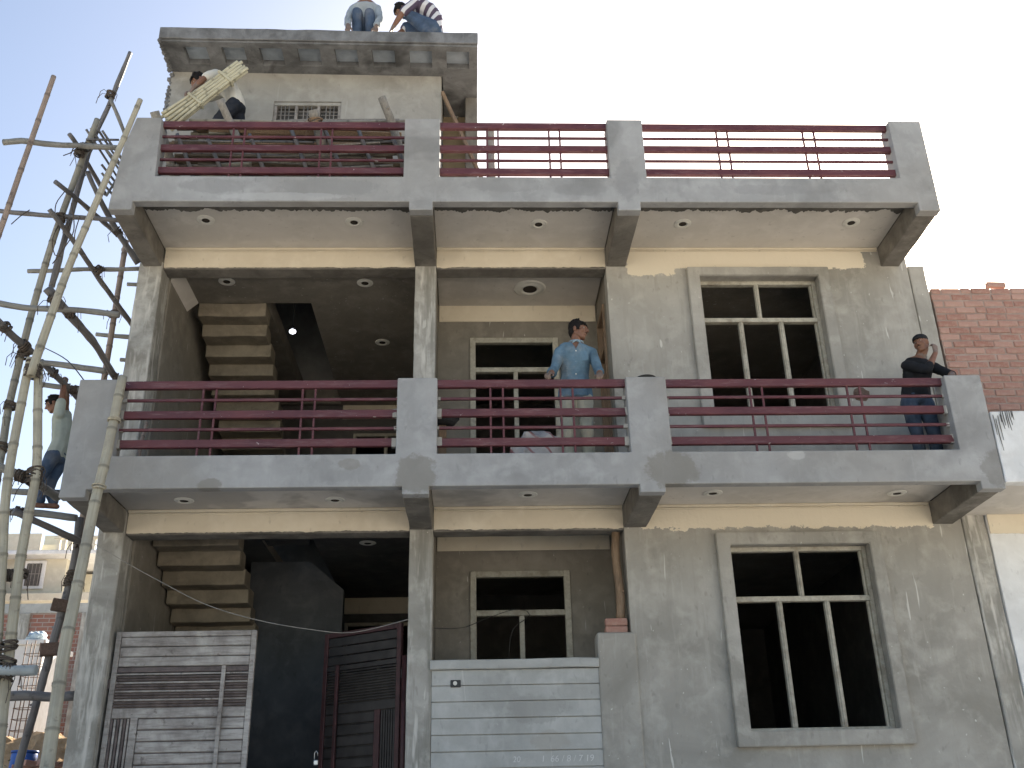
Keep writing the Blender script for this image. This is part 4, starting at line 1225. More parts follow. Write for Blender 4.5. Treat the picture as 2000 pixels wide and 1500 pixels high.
# ------------------------------------------------------------------ bamboo scaffold beside the house
scf = thing('bamboo_scaffold', (-5.0, 0.6, 0), 'rope lashed scaffold of bamboo and crooked poles beside the house', 'scaffold')
POLES = [
  ('a', 0.026, 0.034, [(-5.03,-0.50,9.08),(-5.14,-0.50,8.07),(-5.26,-0.45,7.17),(-5.51,-0.35,5.49),(-6.1,-0.2,1.6)]),
  ('d', 0.027, 0.036, [(-4.89,0.95,10.75),(-5.04,0.95,9.91),(-5.18,0.95,9.23),(-5.23,0.95,8.35),(-5.31,0.95,7.34)]),
  ('b', 0.034, 0.046, [(-5.08,0.80,9.57),(-5.29,0.80,8.13),(-5.38,0.80,7.16),(-5.41,0.80,6.62),(-5.44,0.80,5.87),(-5.42,0.80,5.37),(-5.37,0.75,4.64),(-5.18,0.70,2.68),(-5.0,0.7,0.0)]),
  ('l', 0.028, 0.042, [(-4.20,-0.20,9.03),(-4.45,-0.20,7.81),(-4.66,-0.20,6.76),(-4.79,-0.20,5.83),(-4.80,-0.20,5.69)]),
  ('l', 0.040, 0.046, [(-4.86,-0.14,5.91),(-4.87,-0.14,5.63),(-4.87,-0.14,5.20),(-4.86,-0.14,4.80),(-4.83,-0.14,4.36),(-4.74,-0.12,3.66),(-4.67,-0.10,3.00),(-4.54,-0.10,1.95),(-4.36,-0.1,0.0)]),
  ('l', 0.040, 0.050, [(-4.80,-0.10,5.88),(-4.72,-0.10,5.38),(-4.63,-0.10,4.78),(-4.63,-0.10,4.29),(-4.62,-0.10,3.81),(-4.59,-0.10,3.29),(-4.55,-0.10,2.72),(-4.50,-0.10,2.02),(-4.42,-0.10,0.0)]),
  ('a', 0.036, 0.042, [(-5.29,2.80,9.13),(-5.29,2.80,8.41),(-5.29,2.80,7.13),(-5.28,2.80,5.94),(-5.27,2.8,1.0)]),
  ('d', 0.045, 0.036, [(-4.87,1.70,4.87),(-4.85,1.70,4.50),(-4.88,1.70,4.07),(-4.95,1.70,3.47),(-5.02,1.70,2.82),(-5.09,1.70,2.22),(-5.2,1.7,0.3)]),
  ('g', 0.035, 0.032, [(-6.03,0.62,9.08),(-5.80,0.62,9.11),(-5.51,0.62,9.06),(-5.12,0.62,9.04),(-4.69,0.62,9.02)]),
  ('d', 0.028, 0.026, [(-6.07,0.75,8.23),(-5.37,0.75,8.16),(-4.59,0.75,8.09)]),
  ('g', 0.025, 0.027, [(-5.83,1.40,7.81),(-5.26,1.40,7.84),(-4.52,1.40,7.85)]),
  ('g', 0.032, 0.030, [(-5.61,0.30,6.79),(-5.23,0.30,6.71),(-4.98,0.30,6.69),(-4.64,0.30,6.67),(-4.25,0.30,6.62)]),
  ('g', 0.030, 0.034, [(-5.15,0.70,6.26),(-4.77,0.70,6.21),(-4.47,0.70,6.16)]),
  ('g', 0.030, 0.030, [(-5.36,1.25,6.27),(-5.13,1.25,6.24),(-4.90,1.25,6.20)]),
  ('d', 0.050, 0.046, [(-5.30,1.30,2.92),(-5.01,1.30,2.94),(-4.74,1.30,2.92),(-4.47,1.30,2.94)]),
  ('g', 0.034, 0.034, [(-5.54,1.40,5.07),(-5.27,1.40,5.06),(-4.97,1.40,5.06)]),
  ('g', 0.038, 0.036, [(-5.38,1.15,4.77),(-5.06,1.15,4.75),(-4.69,1.15,4.70)]),
  ('g', 0.030, 0.030, [(-5.65,3.20,7.91),(-5.12,3.20,7.86)]),
  ('g', 0.028, 0.028, [(-5.49,3.20,9.23),(-5.22,3.20,9.21)]),
  ('g', 0.028, 0.028, [(-5.27,3.20,7.52),(-5.00,3.20,7.50)]),
  ('g', 0.028, 0.028, [(-5.33,3.20,8.68),(-5.08,3.20,8.67)]),
  ('d', 0.026, 0.026, [(-5.26,0.55,9.15),(-5.22,0.70,9.12),(-5.18,1.6,9.05)]),
  ('d', 0.028, 0.030, [(-5.32,0.55,8.49),(-5.19,0.90,8.49),(-5.08,2.00,8.71)]),
  ('d', 0.028, 0.032, [(-5.31,0.55,8.11),(-5.14,0.85,7.92),(-5.05,1.30,7.80),(-4.92,1.80,7.65),(-4.82,2.30,7.53)]),
  ('g', 0.022, 0.024, [(-5.01,0.90,9.95),(-4.88,1.00,9.68),(-4.83,1.20,9.53),(-4.83,1.50,9.44)]),
  ('d', 0.026, 0.040, [(-5.12,0.88,8.87),(-5.01,1.00,8.64),(-4.94,1.30,8.50),(-4.82,1.50,8.30),(-4.66,1.70,8.10)]),
  ('d', 0.048, 0.034, [(-4.95,0.10,6.82),(-4.80,0.35,6.67),(-4.72,0.90,6.62),(-4.65,1.50,6.46),(-4.59,1.70,6.38)]),
  ('d', 0.044, 0.040, [(-5.56,0.20,6.62),(-5.48,0.35,6.56),(-5.40,0.60,6.50),(-5.33,0.85,6.46)]),
  ('d', 0.034, 0.034, [(-5.15,0.70,6.28),(-5.08,0.90,6.23),(-5.06,1.10,6.22),(-5.00,1.50,6.18)]),
  ('g', 0.040, 0.042, [(-5.10,0.00,4.88),(-4.91,0.05,4.81),(-4.78,0.10,4.76),(-4.82,0.90,4.84)]),
  ('d', 0.034, 0.036, [(-5.19,0.80,4.67),(-5.03,0.95,4.61),(-4.90,1.20,4.58),(-4.79,1.65,4.58)]),
  ('d', 0.032, 0.030, [(-4.89,0.00,3.80),(-4.75,0.02,3.82),(-4.63,0.05,3.84)]),
  ('w', 0.044, 0.042, [(-4.75,-0.20,2.95),(-4.44,-0.20,2.95),(-4.28,-0.20,2.95)]),
]
for k, (t, r0, r1, pts) in enumerate(POLES):
    crooked = t in 'dgw'
    bamboo('bamboo_pole' if not crooked else 'crooked_pole', pts, r0, r1, 'bam_' + t, scf, 0.36, crooked, not crooked, 300 + k)
LASH = [((-5.03,.93,10.06),(0.15,0,1),.05), ((-5.17,.72,9.02),(.2,0,1),.055), ((-5.14,.75,9.12),(1,.1,0),.05), ((-5.26,.74,8.13),(.2,0,1),.055), ((-5.25,.75,8.11),(1,0,.1),.045),
        ((-4.88,.15,6.72),(.3,.5,-.4),.058), ((-4.77,.35,6.67),(1,0,0),.05), ((-4.82,-.14,5.83),(.1,0,1),.075), ((-4.81,-.15,5.75),(.1,0,1),.072), ((-5.39,.78,6.41),(.1,0,1),.06), ((-5.42,.79,5.82),(.1,0,1),.058),
        ((-5.42,.79,5.36),(.1,0,1),.058), ((-4.65,-.08,4.76),(.05,0,1),.068), ((-4.65,-.07,4.68),(.05,0,1),.066), ((-4.80,.0,4.75),(1,0,-.3),.055), ((-4.82,1.66,4.58),(1,.5,0),.055), ((-4.87,1.70,4.17),(.1,0,1),.058), ((-4.86,1.70,4.25),(.1,0,1),.055),
        ((-4.70,-.04,3.80),(1,0,0),.05), ((-4.62,-.06,3.82),(0,0,1),.062), ((-4.58,-.12,3.17),(0,0,1),.066), ((-4.57,-.13,3.04),(0,0,1),.07), ((-4.56,-.14,2.93),(0,0,1),.068), ((-4.50,-.18,2.95),(1,0,0),.055),
        ((-4.60,1.45,6.43),(1,.5,-.3),.055), ((-5.28,2.78,7.99),(0,0,1),.055), ((-4.98,1.36,7.80),(.6,.8,-.2),.05), ((-4.87,1.45,8.38),(.5,.5,-.7),.05), ((-4.97,1.25,6.20),(1,0,0),.045), ((-5.17,.9,4.69),(1,.4,-.2),.05),
        ((-5.08,.9,6.24),(1,0.8,-.3),.05), ((-5.45,.42,6.54),(.3,.8,-.3),.06), ((-5.36,.72,6.47),(.3,.8,-.3),.058)]
for k, (c, ax, r) in enumerate(LASH):
    lashing('rope_lashing', c, ax, r * 0.86, scf, 'rope', 5, 500 + k)
SL = [((-5.19,.8,9.42),(-4.90,1.2,9.03)), ((-5.16,.85,9.48),(-4.89,1.25,9.14)), ((-5.10,.9,9.51),(-4.90,1.3,9.25)), ((-5.04,.9,9.48),(-4.91,1.3,9.35)), ((-5.14,.75,9.23),(-4.76,.75,9.23)), ((-4.90,1.0,8.61),(-4.92,1.3,9.1)),
      ((-5.00,.95,9.02),(-4.78,1.2,8.78)), ((-4.98,.95,8.9),(-4.76,1.2,8.68)), ((-4.96,1.0,8.78),(-4.74,1.2,8.56)), ((-4.95,.9,9.2),(-4.74,1.1,9.0)), ((-4.93,.9,9.3),(-4.75,1.1,9.12))]
for k, (a, b) in enumerate(SL):
    bamboo('thin_cane', [a, b], 0.015, 0.013, 'bam_g' if k % 2 else 'bam_d', scf, 0.25, False, False, 600 + k)
for k, (x, y, z) in enumerate(((-4.90, 1.66, 3.90), (-4.93, 1.63, 3.446))):
    bm = bmesh.new()
    add_box(bm, -0.10, 0.10, -0.05, 0.05, -0.062, 0.062, 0.008, 1)
    bmesh.ops.transform(bm, matrix=Matrix.Translation((x, y, z)) @ Matrix.Rotation(0.12 - 0.25 * k, 4, 'Y') @ Matrix.Rotation(0.4, 4, 'Z'), verts=bm.verts)
    bm_obj('clamp_block', bm, 'block', scf)
# hanging rope ends
for k, pts in enumerate(([(-5.25,.7,8.45),(-5.30,.66,8.25),(-5.27,.66,8.05),(-5.22,.68,8.0)], [(-4.98,.6,8.05),(-5.0,.6,7.8),(-4.95,.6,7.6),(-4.9,.6,7.55)], [(-5.23,.7,8.05),(-5.28,.7,7.8),(-5.22,.7,7.6),(-5.15,.7,7.58)],
                         [(-4.75,-.16,7.7),(-4.7,-.1,7.4),(-4.78,-.1,7.15),(-4.85,-.1,7.0)], [(-5.6,.7,8.2),(-5.68,.68,8.1),(-5.75,.66,7.98)], [(-5.15,.6,9.0),(-5.22,.58,8.9),(-5.28,.56,8.85)])):
    tube('rope_end', pts, 0.006, 'rope', scf, 5, 0.05)
tag(tube('cable', [(-5.15, .7, 6.45), (-4.75, .4, 6.15), (-4.40, .1, 5.76)], 0.006, 'wire', None, 6, 0.1), 'thin dark line stretched from the scaffold to the balcony corner', 'cable')

# pole leaning against the first floor balcony
lp = thing('leaning_bamboo', (-3.4, -1.8, 0), 'long pale bamboo pole leaning on the first floor balcony corner', 'bamboo pole')
bamboo('culm', [(-3.98,-.075,5.735),(-3.968,-.2,4.974),(-3.956,-.35,4.283),(-3.899,-.6,3.367),(-3.859,-.75,2.939),(-3.749,-1.0,2.116),(-3.564,-1.45,0.971),(-3.40,-1.8,0.02)], 0.043, 0.056, 'bam_l', lp, 0.40, False, True, 901)
for k, c in enumerate(((-3.97, -.155, 5.24), (-3.955, -.31, 4.52))):
    lashing('twine', c, (0, -.17, -.98), 0.048, lp, 'rope_l', 2, 910 + k, False)

# ------------------------------------------------------------------ background plots on the left
bw = thing('boundary_wall', (-9.5, 12, 0), 'long red brick boundary wall with cement bands behind the plot', 'wall')
box('brickwork', -16.0, -5.5, 12.0, 12.25, 0.3, 6.05, 'brickwall', bw, 0)
box('coping', -16.0, -5.5, 11.97, 12.28, 6.051, 6.25, 'lowwall', bw, 0.01)
for x in (-9.75, -8.45, -6.9, -12.3):
    box('pilaster', x - 0.13, x + 0.13, 11.94, 11.999, 0.3, 6.05, 'column', bw, 0.01)
ww = thing('white_shed', (-8.6, 9.4, 0), 'small whitewashed block shed with a flat top behind the scaffold', 'shed')
rough_box('wall', -9.6, -8.02, 9.0, 10.2, 0.3, 4.86, 'white', ww, 0.3, 0.01, 0.02)
box('roof_slab', -9.65, -7.98, 8.95, 10.25, 4.861, 4.95, 'white', ww, 0.01)
bm = bmesh.new()
bmesh.ops.create_icosphere(bm, subdivisions=3, radius=1.0)
for v in bm.verts:
    p = v.co.copy()
    p = Vector((p.x * 0.16, p.y * 0.15, p.z * 0.10))
    p += noise.noise_vector(p * 13) * 0.075 + noise.noise_vector(p * 31) * 0.03
    p.z = max(-0.07, p.z)
    v.co = p + Vector((-8.25, 9.2, 5.02))
tag(bm_obj('plastic_sack', bm, mat_simple('pale_plastic', (0.50, 0.60, 0.66), 0.5, 0.25, 10), None, True), 'crumpled pale blue plastic sack on top of the white shed', 'sack')
rc = thing('rebar_cage', (-7.75, 8.0, 0.9), 'standing cage of rusty reinforcement bars in front of the white shed', 'rebar cage')
for dx in (0, 0.14, 0.28):
    for dy in (0, 0.2):
        tube('bar', [(-7.98 + dx, 8.0 + dy, 1.0), (-7.90 + dx, 8.0 + dy, 4.75)], 0.009, 'iron', rc, 5, 0)
for k in range(20):
    z = 1.3 + k * 0.17
    x = -7.98 + 0.08 * (z - 1.0) / 3.75
    tube('stirrup', [(x - .01, 7.985, z), (x + .29, 7.985, z + .01), (x + .29, 8.215, z), (x - .01, 8.215, z + .005), (x - .01, 7.985, z)], 0.006, 'iron', rc, 4, 0)

# far houses
dh = thing('far_house', (-15, 26, 0), 'cream two storey house with roof balustrade seen over the brick wall', 'house')
box('wall', -18.2, -13.9, 24.0, 30, 0.5, 10.9, 'farcream', dh, 0)
box('wing', -13.9, -12.7, 25.6, 30, 0.5, 10.3, 'farcream', dh, 0)
box('eave', -18.4, -12.5, 23.4, 30.2, 10.42, 10.56, 'white', dh, 0.02)
box('balcony', -18.4, -12.6, 23.2, 24.0, 8.86, 9.12, 'farcream', dh, 0.02)
fw = thing('window', (-14.87, 24.0, 9.6), None, None); fw.parent = dh; fw.location = Vector(fw.location) - dh.location
box('frame', -15.25, -14.52, 23.93, 24.0, 9.42, 10.36, 'white', fw, 0.02)
box('dark_panel', -15.12, -14.64, 23.90, 23.929, 9.52, 10.25, 'dark_inner', fw, 0.01)
for k in range(4):
    tube('grille_bar', [(-15.05 + 0.12 * k, 23.885, 9.52), (-15.05 + 0.12 * k, 23.885, 10.25)], 0.013, 'grille', fw, 5, 0)
tube('grille_bar', [(-15.12, 23.885, 9.9), (-14.64, 23.885, 9.9)], 0.013, 'grille', fw, 5, 0)
for k in range(9):
    box('baluster', -14.1 + k * 0.19, -14.0 + k * 0.19, 23.45, 23.55, 10.56, 10.95, 'farcream', dh, 0)
box('parapet_rail', -14.2, -12.5, 23.42, 23.58, 10.951, 11.03, 'farcream', dh, 0)
box('parapet_rail', -16.2, -14.6, 23.42, 23.58, 10.56, 11.12, 'farcream', dh, 0)
box('roof_tank_room', -15.6, -14.7, 26, 28, 10.56, 11.8, 'farcream', dh, 0)
d2 = thing('far_house', (-17.8, 22, 0), 'pale blue grey house behind the brick wall at the edge of the plots', 'house')
box('wall', -20.2, -15.55, 20.0, 23.0, 0.5, 10.1, 'coffer', d2, 0)
box('parapet', -20.3, -15.45, 19.9, 23.1, 10.1, 10.25, 'coffer', d2, 0.02)
for z in (7.2, 8.9):
    fw = thing('window', (-16.1, 20.0, z), None, None); fw.parent = d2; fw.location = Vector(fw.location) - d2.location
    box('frame', -16.4, -15.8, 19.95, 19.999, z, z + 0.85, 'white', fw, 0.01)
    box('pane', -16.33, -15.87, 19.93, 19.949, z + 0.07, z + 0.78, 'dark_inner', fw, 0)
fl = thing('red_flag', (-16.2, 20.3, 10.2), 'small red flag on the roof of the pale blue house', 'flag')
tube('pole', [(-16.2, 20.3, 10.1), (-16.15, 20.3, 11.5)], 0.02, 'iron', fl, 6, 0)
bm = bmesh.new()
vs = [bm.verts.new((-16.15 + 0.05 * i, 20.3 + 0.03 * math.sin(i * 1.3) + (0.006 if s else 0), 11.45 - 0.06 * i * 0.5 - j * (0.36 - 0.02 * i))) for s in (0, 1) for j in (0, 1) for i in range(8)]
for s in (0, 16):
    for i in range(7): bm.faces.new((vs[s + i], vs[s + i + 1], vs[s + 8 + i + 1], vs[s + 8 + i]))
bm_obj('cloth', bm, mat_simple('red_cloth', (0.5, 0.06, 0.05)), fl)

# earth heap, barrel, rubble
bm = bmesh.new()
N = 46
V = {}
for i in range(N + 1):
    for j in range(N + 1):
        u, v = i / N * 2 - 1, j / N * 2 - 1
        d = math.hypot(u, v)
        h = max(0.0, 1 - d) ** 0.8
        x, y = -6.9 + u * 2.6, 6.6 + v * 2.2
        z = 0.55 + 2.45 * min(1, h * 1.5) + (0.16 * noise.noise(Vector((x * 1.6, y * 1.6, 0))) + 0.09 * noise.noise(Vector((x * 5, y * 5, 2))) + 0.05 * noise.noise(Vector((x * 13, y * 13, 2)))) * min(1, h * 3)
        if x > -4.75: z -= 3
        V[i, j] = bm.verts.new((x, y, z))
for i in range(N):
    for j in range(N):
        if (-6.9 + (i + 1) / N * 5.2 - 2.6) < -4.75:
            bm.faces.new((V[i, j], V[i + 1, j], V[i + 1, j + 1], V[i, j + 1]))
t = NT('dug_earth'); n_ = t.noise(4, 6, 0.7); c_ = t.mix(t.rng(n_, .35, .65), (0.30, 0.185, 0.095), (0.46, 0.33, 0.20)); t.bump(n_, 0.8, 0.06); M['earth'] = t.done(c_, 0.95, spec=0.1)
o = bm_obj('earth_heap', bm, 'earth', None); tag(o, 'heap of dug brown earth', None, None, 'structure')
brl = thing('plastic_drum', (-6.40, 5.0, 2.25), 'blue plastic drum standing on the earth heap', 'drum')
M['blue'] = mat_simple('blue_plastic', (0.035, 0.10, 0.36), 0.4, 0.25, 4)
bm = bmesh.new(); add_tube(bm, [(-6.40, 5.0, z) for z in (2.05, 2.07, 2.25, 2.27, 2.29, 2.5, 2.52, 2.54, 2.72, 2.74)], [.15, .16, .165, .172, .165, .165, .172, .165, .16, .152], 22); bm_obj('drum_body', bm, 'blue', brl)
bm = bmesh.new(); add_tube(bm, [(-6.40, 5.0, 2.741), (-6.40, 5.0, 2.765)], .168, 22); bm_obj('rim', bm, 'blue', brl)
M['shrub'] = mat_simple('weed_leaf', (0.07, 0.12, 0.035), 0.7, 0.4, 9)
bm = bmesh.new()
rnd = random.Random(3)
for k in range(420):
    c = Vector((-6.45 + rnd.gauss(0, .45), 4.7 + rnd.gauss(0, .2), 0)); c.z = 2.25 + rnd.random() * 0.35
    a = rnd.random() * 6.3; l = rnd.uniform(.03, .07)
    d = Vector((math.cos(a), math.sin(a), rnd.uniform(-.3, .7))) * l; s = Vector((-math.sin(a), math.cos(a), 0)) * l * .35
    bm.faces.new([bm.verts.new(q) for q in (c, c + d * .5 + s, c + d, c + d * .5 - s)])
tag(bm_obj('weeds', bm, 'shrub', None), 'low green weeds on the earth heap by the blue drum', 'weeds', None, 'stuff')
for k in range(9):
    o = bpy.data.objects.new('loose_brick', brick_mesh(90 + k, 0.225, 0.072, 0.11)); col.objects.link(o)
    o.location = (-6.32 + 0.12 * (k % 3) + 0.02 * k, 4.45 + 0.13 * (k // 3), 2.46 + 0.05 * ((k * 7) % 3)); o.rotation_euler = (0.1 * (k % 2), 0.1, 0.5 * k)
    tag(o, 'loose red brick lying on the earth heap by the blue drum', 'brick', 'loose bricks on the earth heap')

# ------------------------------------------------------------------ people
def mat_cloth(name, c, var=0.2, stripes=None, dusty=0.3, weave=220):
    t = NT(name)
    n = t.noise(7, 4, 0.6)
    k = t.mix(t.rng(n, 0.3, 0.7), tuple(x * (1 - var) for x in c), tuple(min(1, x * (1 + var)) for x in c))
    if stripes:
        ax, freq, c2 = stripes
        dp = t.n('ShaderNodeVectorMath', operation='DOT_PRODUCT')
        t.l(t.co, dp.inputs[0]); dp.inputs[1].default_value = ax
        s = t.math('SINE', t.math('MULTIPLY', dp.outputs['Value'], freq))
        k = t.mix(t.rng(s, -0.15, 0.15), k, c2)
    d = t.noise(3.5, 5, 0.65, t.mapping(loc=(4, 1, 6)))
    k = t.mix(t.math('MULTIPLY', t.rng(d, 0.52, 0.72), dusty), k, (0.42, 0.39, 0.34))
    t.bump(t.noise(weave, 2, 0.5), 0.15, 0.002)
    return t.done(k, 0.9, spec=0.15)
def mat_skin(name, c):
    t = NT(name)
    n = t.noise(22, 4, 0.6)
    k = t.mix(t.rng(n, 0.3, 0.7), tuple(x * 0.85 for x in c), tuple(x * 1.12 for x in c))
    t.b.inputs['Subsurface Weight'].default_value = 0.08
    t.b.inputs['Subsurface Radius'].default_value = (0.01, 0.004, 0.002)
    t.bump(n, 0.1, 0.003)
    return t.done(k, 0.55, spec=0.4)
SKIN = mat_skin('brown_skin', (0.20, 0.098, 0.060))
HAND = mat_skin('cement_dusted_skin', (0.19, 0.135, 0.105))
HAIR = mat_simple('black_hair', (0.012, 0.010, 0.009), 0.75, 0.4, 80, 0.2, 0, 0.4)
EYEW = mat_simple('eye_white', (0.30, 0.27, 0.24), 0.5, 0.05)
EYED = mat_simple('eye_dark', (0.015, 0.01, 0.008), 0.2, 0.1)

def p_ball(bm, c, r, M3=None, sub=2):
    r = r if isinstance(r, (tuple, list)) else (r, r, r)
    m = Matrix.Translation(c) @ (M3.to_4x4() if M3 else Matrix.Identity(4)) @ Matrix.Diagonal((r[0], r[1], r[2], 1))
    bmesh.ops.create_icosphere(bm, subdivisions=sub, radius=1.0, matrix=m)
def p_cone(bm, a, b, r0, r1, seg=14):
    a, b = Vector(a), Vector(b)
    if (b - a).length > 1e-4:
        add_tube(bm, [a, b], [r0, r1], seg)
    p_ball(bm, a, r0); p_ball(bm, b, r1)
def p_chain(bm, pts):
    for (a, ra), (b, rb) in zip(pts[:-1], pts[1:]): p_cone(bm, a, b, ra, rb)

def remesh(bm, voxel, smooth=2, fold=0.0, fscale=12.0, seed=0, stretch=(1, 1, 1)):
    me = bpy.data.meshes.new('tmp'); bm.to_mesh(me); bm.free()
    o = bpy.data.objects.new('tmp', me); col.objects.link(o)
    m = o.modifiers.new('r', 'REMESH'); m.mode = 'VOXEL'; m.voxel_size = voxel; m.use_smooth_shade = True
    if smooth:
        s = o.modifiers.new('s', 'SMOOTH'); s.factor = 0.5; s.iterations = smooth
    bpy.context.view_layer.update()
    out = bpy.data.meshes.new_from_object(o.evaluated_get(bpy.context.evaluated_depsgraph_get()))
    bpy.data.objects.remove(o); bpy.data.meshes.remove(me)
    if fold:
        N = [v.normal.copy() for v in out.vertices]
        for v, n in zip(out.vertices, N):
            p = Vector((v.co.x * stretch[0], v.co.y * stretch[1], v.co.z * stretch[2])) * fscale + Vector((seed, 0, 0))
            h = noise.noise(p); r = 1 - abs(noise.noise(p * 0.7 + Vector((5, 1, 2)))) * 2
            v.co += n * fold * (0.7 * h + 0.8 * (r - 0.3))
    for p in out.polygons: p.use_smooth = True
    out.materials.clear()
    return out

def hand_bm(bm, wrist, fwd, up, side, s=1.0, curl=(0.5, 0.6, 0.5), spread=0.06, thumb_out=0.7):
    """fwd: wrist to knuckles, up: back of the hand, side: towards the thumb"""
    f, u = Vector(fwd).normalized(), Vector(up)
    u = (u - f * u.dot(f)).normalized()
    sd = f.cross(u)
    if sd.dot(Vector(side)) < 0: sd = -sd
    w = Vector(wrist)
    for k, (off, L, pl) in enumerate(((0.027, 0.072, 0.088), (0.009, 0.080, 0.092), (-0.010, 0.074, 0.088), (-0.027, 0.058, 0.080))):
        base = w + (f * pl + sd * off) * s
        p_cone(bm, w + (sd * off * 0.55 + f * 0.01) * s, base, 0.0155 * s, 0.0125 * s, 8)
        d, p = (f + sd * off * spread * 20).normalized(), base
        r = 0.0092 if k < 3 else 0.0080
        ax = sd
        for j, fr in enumerate((0.45, 0.31, 0.24)):
            ang = curl[j] * (1 + 0.08 * k)
            d = (Matrix.Rotation(ang, 3, ax) @ d)
            if (Matrix.Rotation(0.1, 3, ax) @ f).dot(u) > 0 and j == 0:      # make sure the curl goes to the palm side
                d = (Matrix.Rotation(-2 * ang, 3, ax) @ d); ax = -sd
            q = p + d * L * fr * s
            p_cone(bm, p, q, r * s * (1.02 - 0.06 * j), r * s * (0.97 - 0.07 * j), 8)
            p = q
    a = w + (sd * 0.022 + f * 0.018 - u * 0.004) * s
    b = a + (sd * 0.030 * thumb_out + f * 0.030 - u * 0.010) * s
    c = b + (sd * 0.014 * thumb_out + f * 0.028 - u * 0.006) * s
    d = c + (f * 0.024 - u * 0.006) * s
    p_chain(bm, [(a, 0.0150 * s), (b, 0.0115 * s), (c, 0.0100 * s), (d, 0.0082 * s)])

def person(name, label, J, look, voxel=0.008, s=1.0, hair='short'):
    """J: joints in world space; one continuous body, clothes and hair as children"""
    V = {k: (Vector(v) if not isinstance(v, list) else [Vector(q) for q in v]) for k, v in J.items() if k not in ('head_rot', 'hands')}
    base = Vector((V['spine'][0].x, V['spine'][0].y, min(V['ankR'].z, V['ankL'].z) - 0.08))
    P = thing(name, base, label, 'person', 'workers on the building site')
    lat = (V['shL'] - V['shR']).normalized()
    R = Matrix.Rotation(J['head_rot'][0], 3, 'Z') @ Matrix.Rotation(J['head_rot'][1], 3, 'X') @ Matrix.Rotation(J['head_rot'][2], 3, 'Y')
    hc = V['head']
    T = lambda x, y, z: hc + R @ (Vector((x, y, z)) * s)
    spine = V['spine']
    def sp(t):
        f = t * (len(spine) - 1); i = min(int(f), len(spine) - 2)
        return spine[i].lerp(spine[i + 1], f - i), (spine[i + 1] - spine[i]).normalized()
    hipmid = spine[0]
    hl = (V['hipL'] - V['hipR']).normalized()
    def torso(bm, add, lo=0.0, hi=1.0):
        n = 28
        for k in range(n + 1):
            t = lo + (hi - lo) * k / n
            c, up = sp(t)
            l = hl.lerp(lat, t); l = (l - up * l.dot(up)).normalized()
            fr = l.cross(up)
            a = np.interp(t, (0, .3, .7, .9, 1), (.160, .140, .162, .150, .09)) * s + add
            b = np.interp(t, (0, .3, .7, .9, 1), (.108, .098, .112, .092, .07)) * s + add
            m = Matrix((l, fr, up)).transposed()
            p_ball(bm, c, (a, b, (0.070 if t < .75 else 0.045) * s + add * .5), m)
        for sh in (V['shL'], V['shR']):
            c, up = sp(0.9)
            p_cone(bm, c + (sh - c) * 0.35 - up * 0.02 * s, sh - (sh - c) * 0.12, 0.060 * s + add, 0.048 * s + add)
            c2, _ = sp(0.65)
            p_cone(bm, c2 + (sh - c2) * 0.3, sh - (sh - c2) * 0.22, 0.078 * s + add, 0.050 * s + add)
    # body
    bm = bmesh.new()
    p_ball(bm, T(0, .012, .026), (.074 * s, .093 * s, .086 * s), R, 3)
    p_ball(bm, T(0, -.028, -.030), (.060 * s, .066 * s, .078 * s), R, 3)
    p_ball(bm, T(0, -.058, -.088), (.032 * s, .026 * s, .024 * s), R)
    for q in (-1, 1):
        p_ball(bm, T(q * .036, -.062, -.024), (.026 * s, .026 * s, .026 * s), R)
        p_cone(bm, T(q * .012, -.086, .028), T(q * .040, -.074, .026), .0125 * s, .010 * s)
        p_ball(bm, T(q * .075, .010, -.004), (.010 * s, .021 * s, .032 * s), R)
        p_ball(bm, T(q * .012, -.101, -.030), (.009 * s, .010 * s, .008 * s), R)
        p_cone(bm, T(q * .05, .01, -.05), T(q * .024, -.055, -.092), .022 * s, .018 * s)
    p_chain(bm, [(T(0, -.088, .016), .0095 * s), (T(0, -.106, -.012), .0105 * s), (T(0, -.113, -.026), .0125 * s)])
    p_cone(bm, T(-.019, -.084, -.052), T(.019, -.084, -.052), .0085 * s, .0085 * s)
    p_cone(bm, T(-.016, -.080, -.064), T(.016, -.080, -.064), .0095 * s, .0095 * s)
    p_chain(bm, [(T(0, .018, -.06), .056 * s), (V['neck'], .058 * s), (sp(.93)[0], .075 * s)])
    torso(bm, -0.004)
    for q in 'LR':
        p_chain(bm, [(V['sh' + q], .052 * s), (V['sh' + q].lerp(V['el' + q], .45), .047 * s), (V['el' + q], .038 * s), (V['el' + q].lerp(V['wr' + q], .3), .040 * s), (V['wr' + q], .026 * s)])
        p_chain(bm, [(V['hip' + q], .082 * s), (V['kn' + q], .054 * s), (V['kn' + q].lerp(V['ank' + q], .35), .054 * s), (V['ank' + q], .036 * s)])
        a, d = V['ank' + q], Vector(J['toe'])
        p_chain(bm, [(a + Vector((0, 0, -.045 * s)) - d * .04 * s, .034 * s), (a + Vector((0, 0, -.045 * s)) + d * .09 * s, .034 * s), (a + Vector((0, 0, -.055 * s)) + d * .15 * s, .024 * s)])
        h = J['hands'][q]
        hand_bm(bm, V['wr' + q], h['f'], h['u'], h['s'], s, h.get('curl', (.5, .6, .5)))
        p_cone(bm, V['wr' + q], V['wr' + q] + Vector(h['f']).normalized() * 0.02 * s, .026 * s, .023 * s)
    me = remesh(bm, voxel, 1)
    me.materials.append(SKIN); me.materials.append(HAND)
    for p in me.polygons:
        c = p.center
        if any((c - V['wr' + q]).length < 0.21 * s and (c - V['wr' + q]).dot(V['wr' + q] - V['el' + q]) > -0.004 for q in 'LR') and (c - hc).length > 0.14 * s: p.material_index = 1
    link('body', me, None, P)
    # shirt
    bm = bmesh.new()
    torso(bm, 0.012, look.get('shirt_lo', 0.0), 0.84)
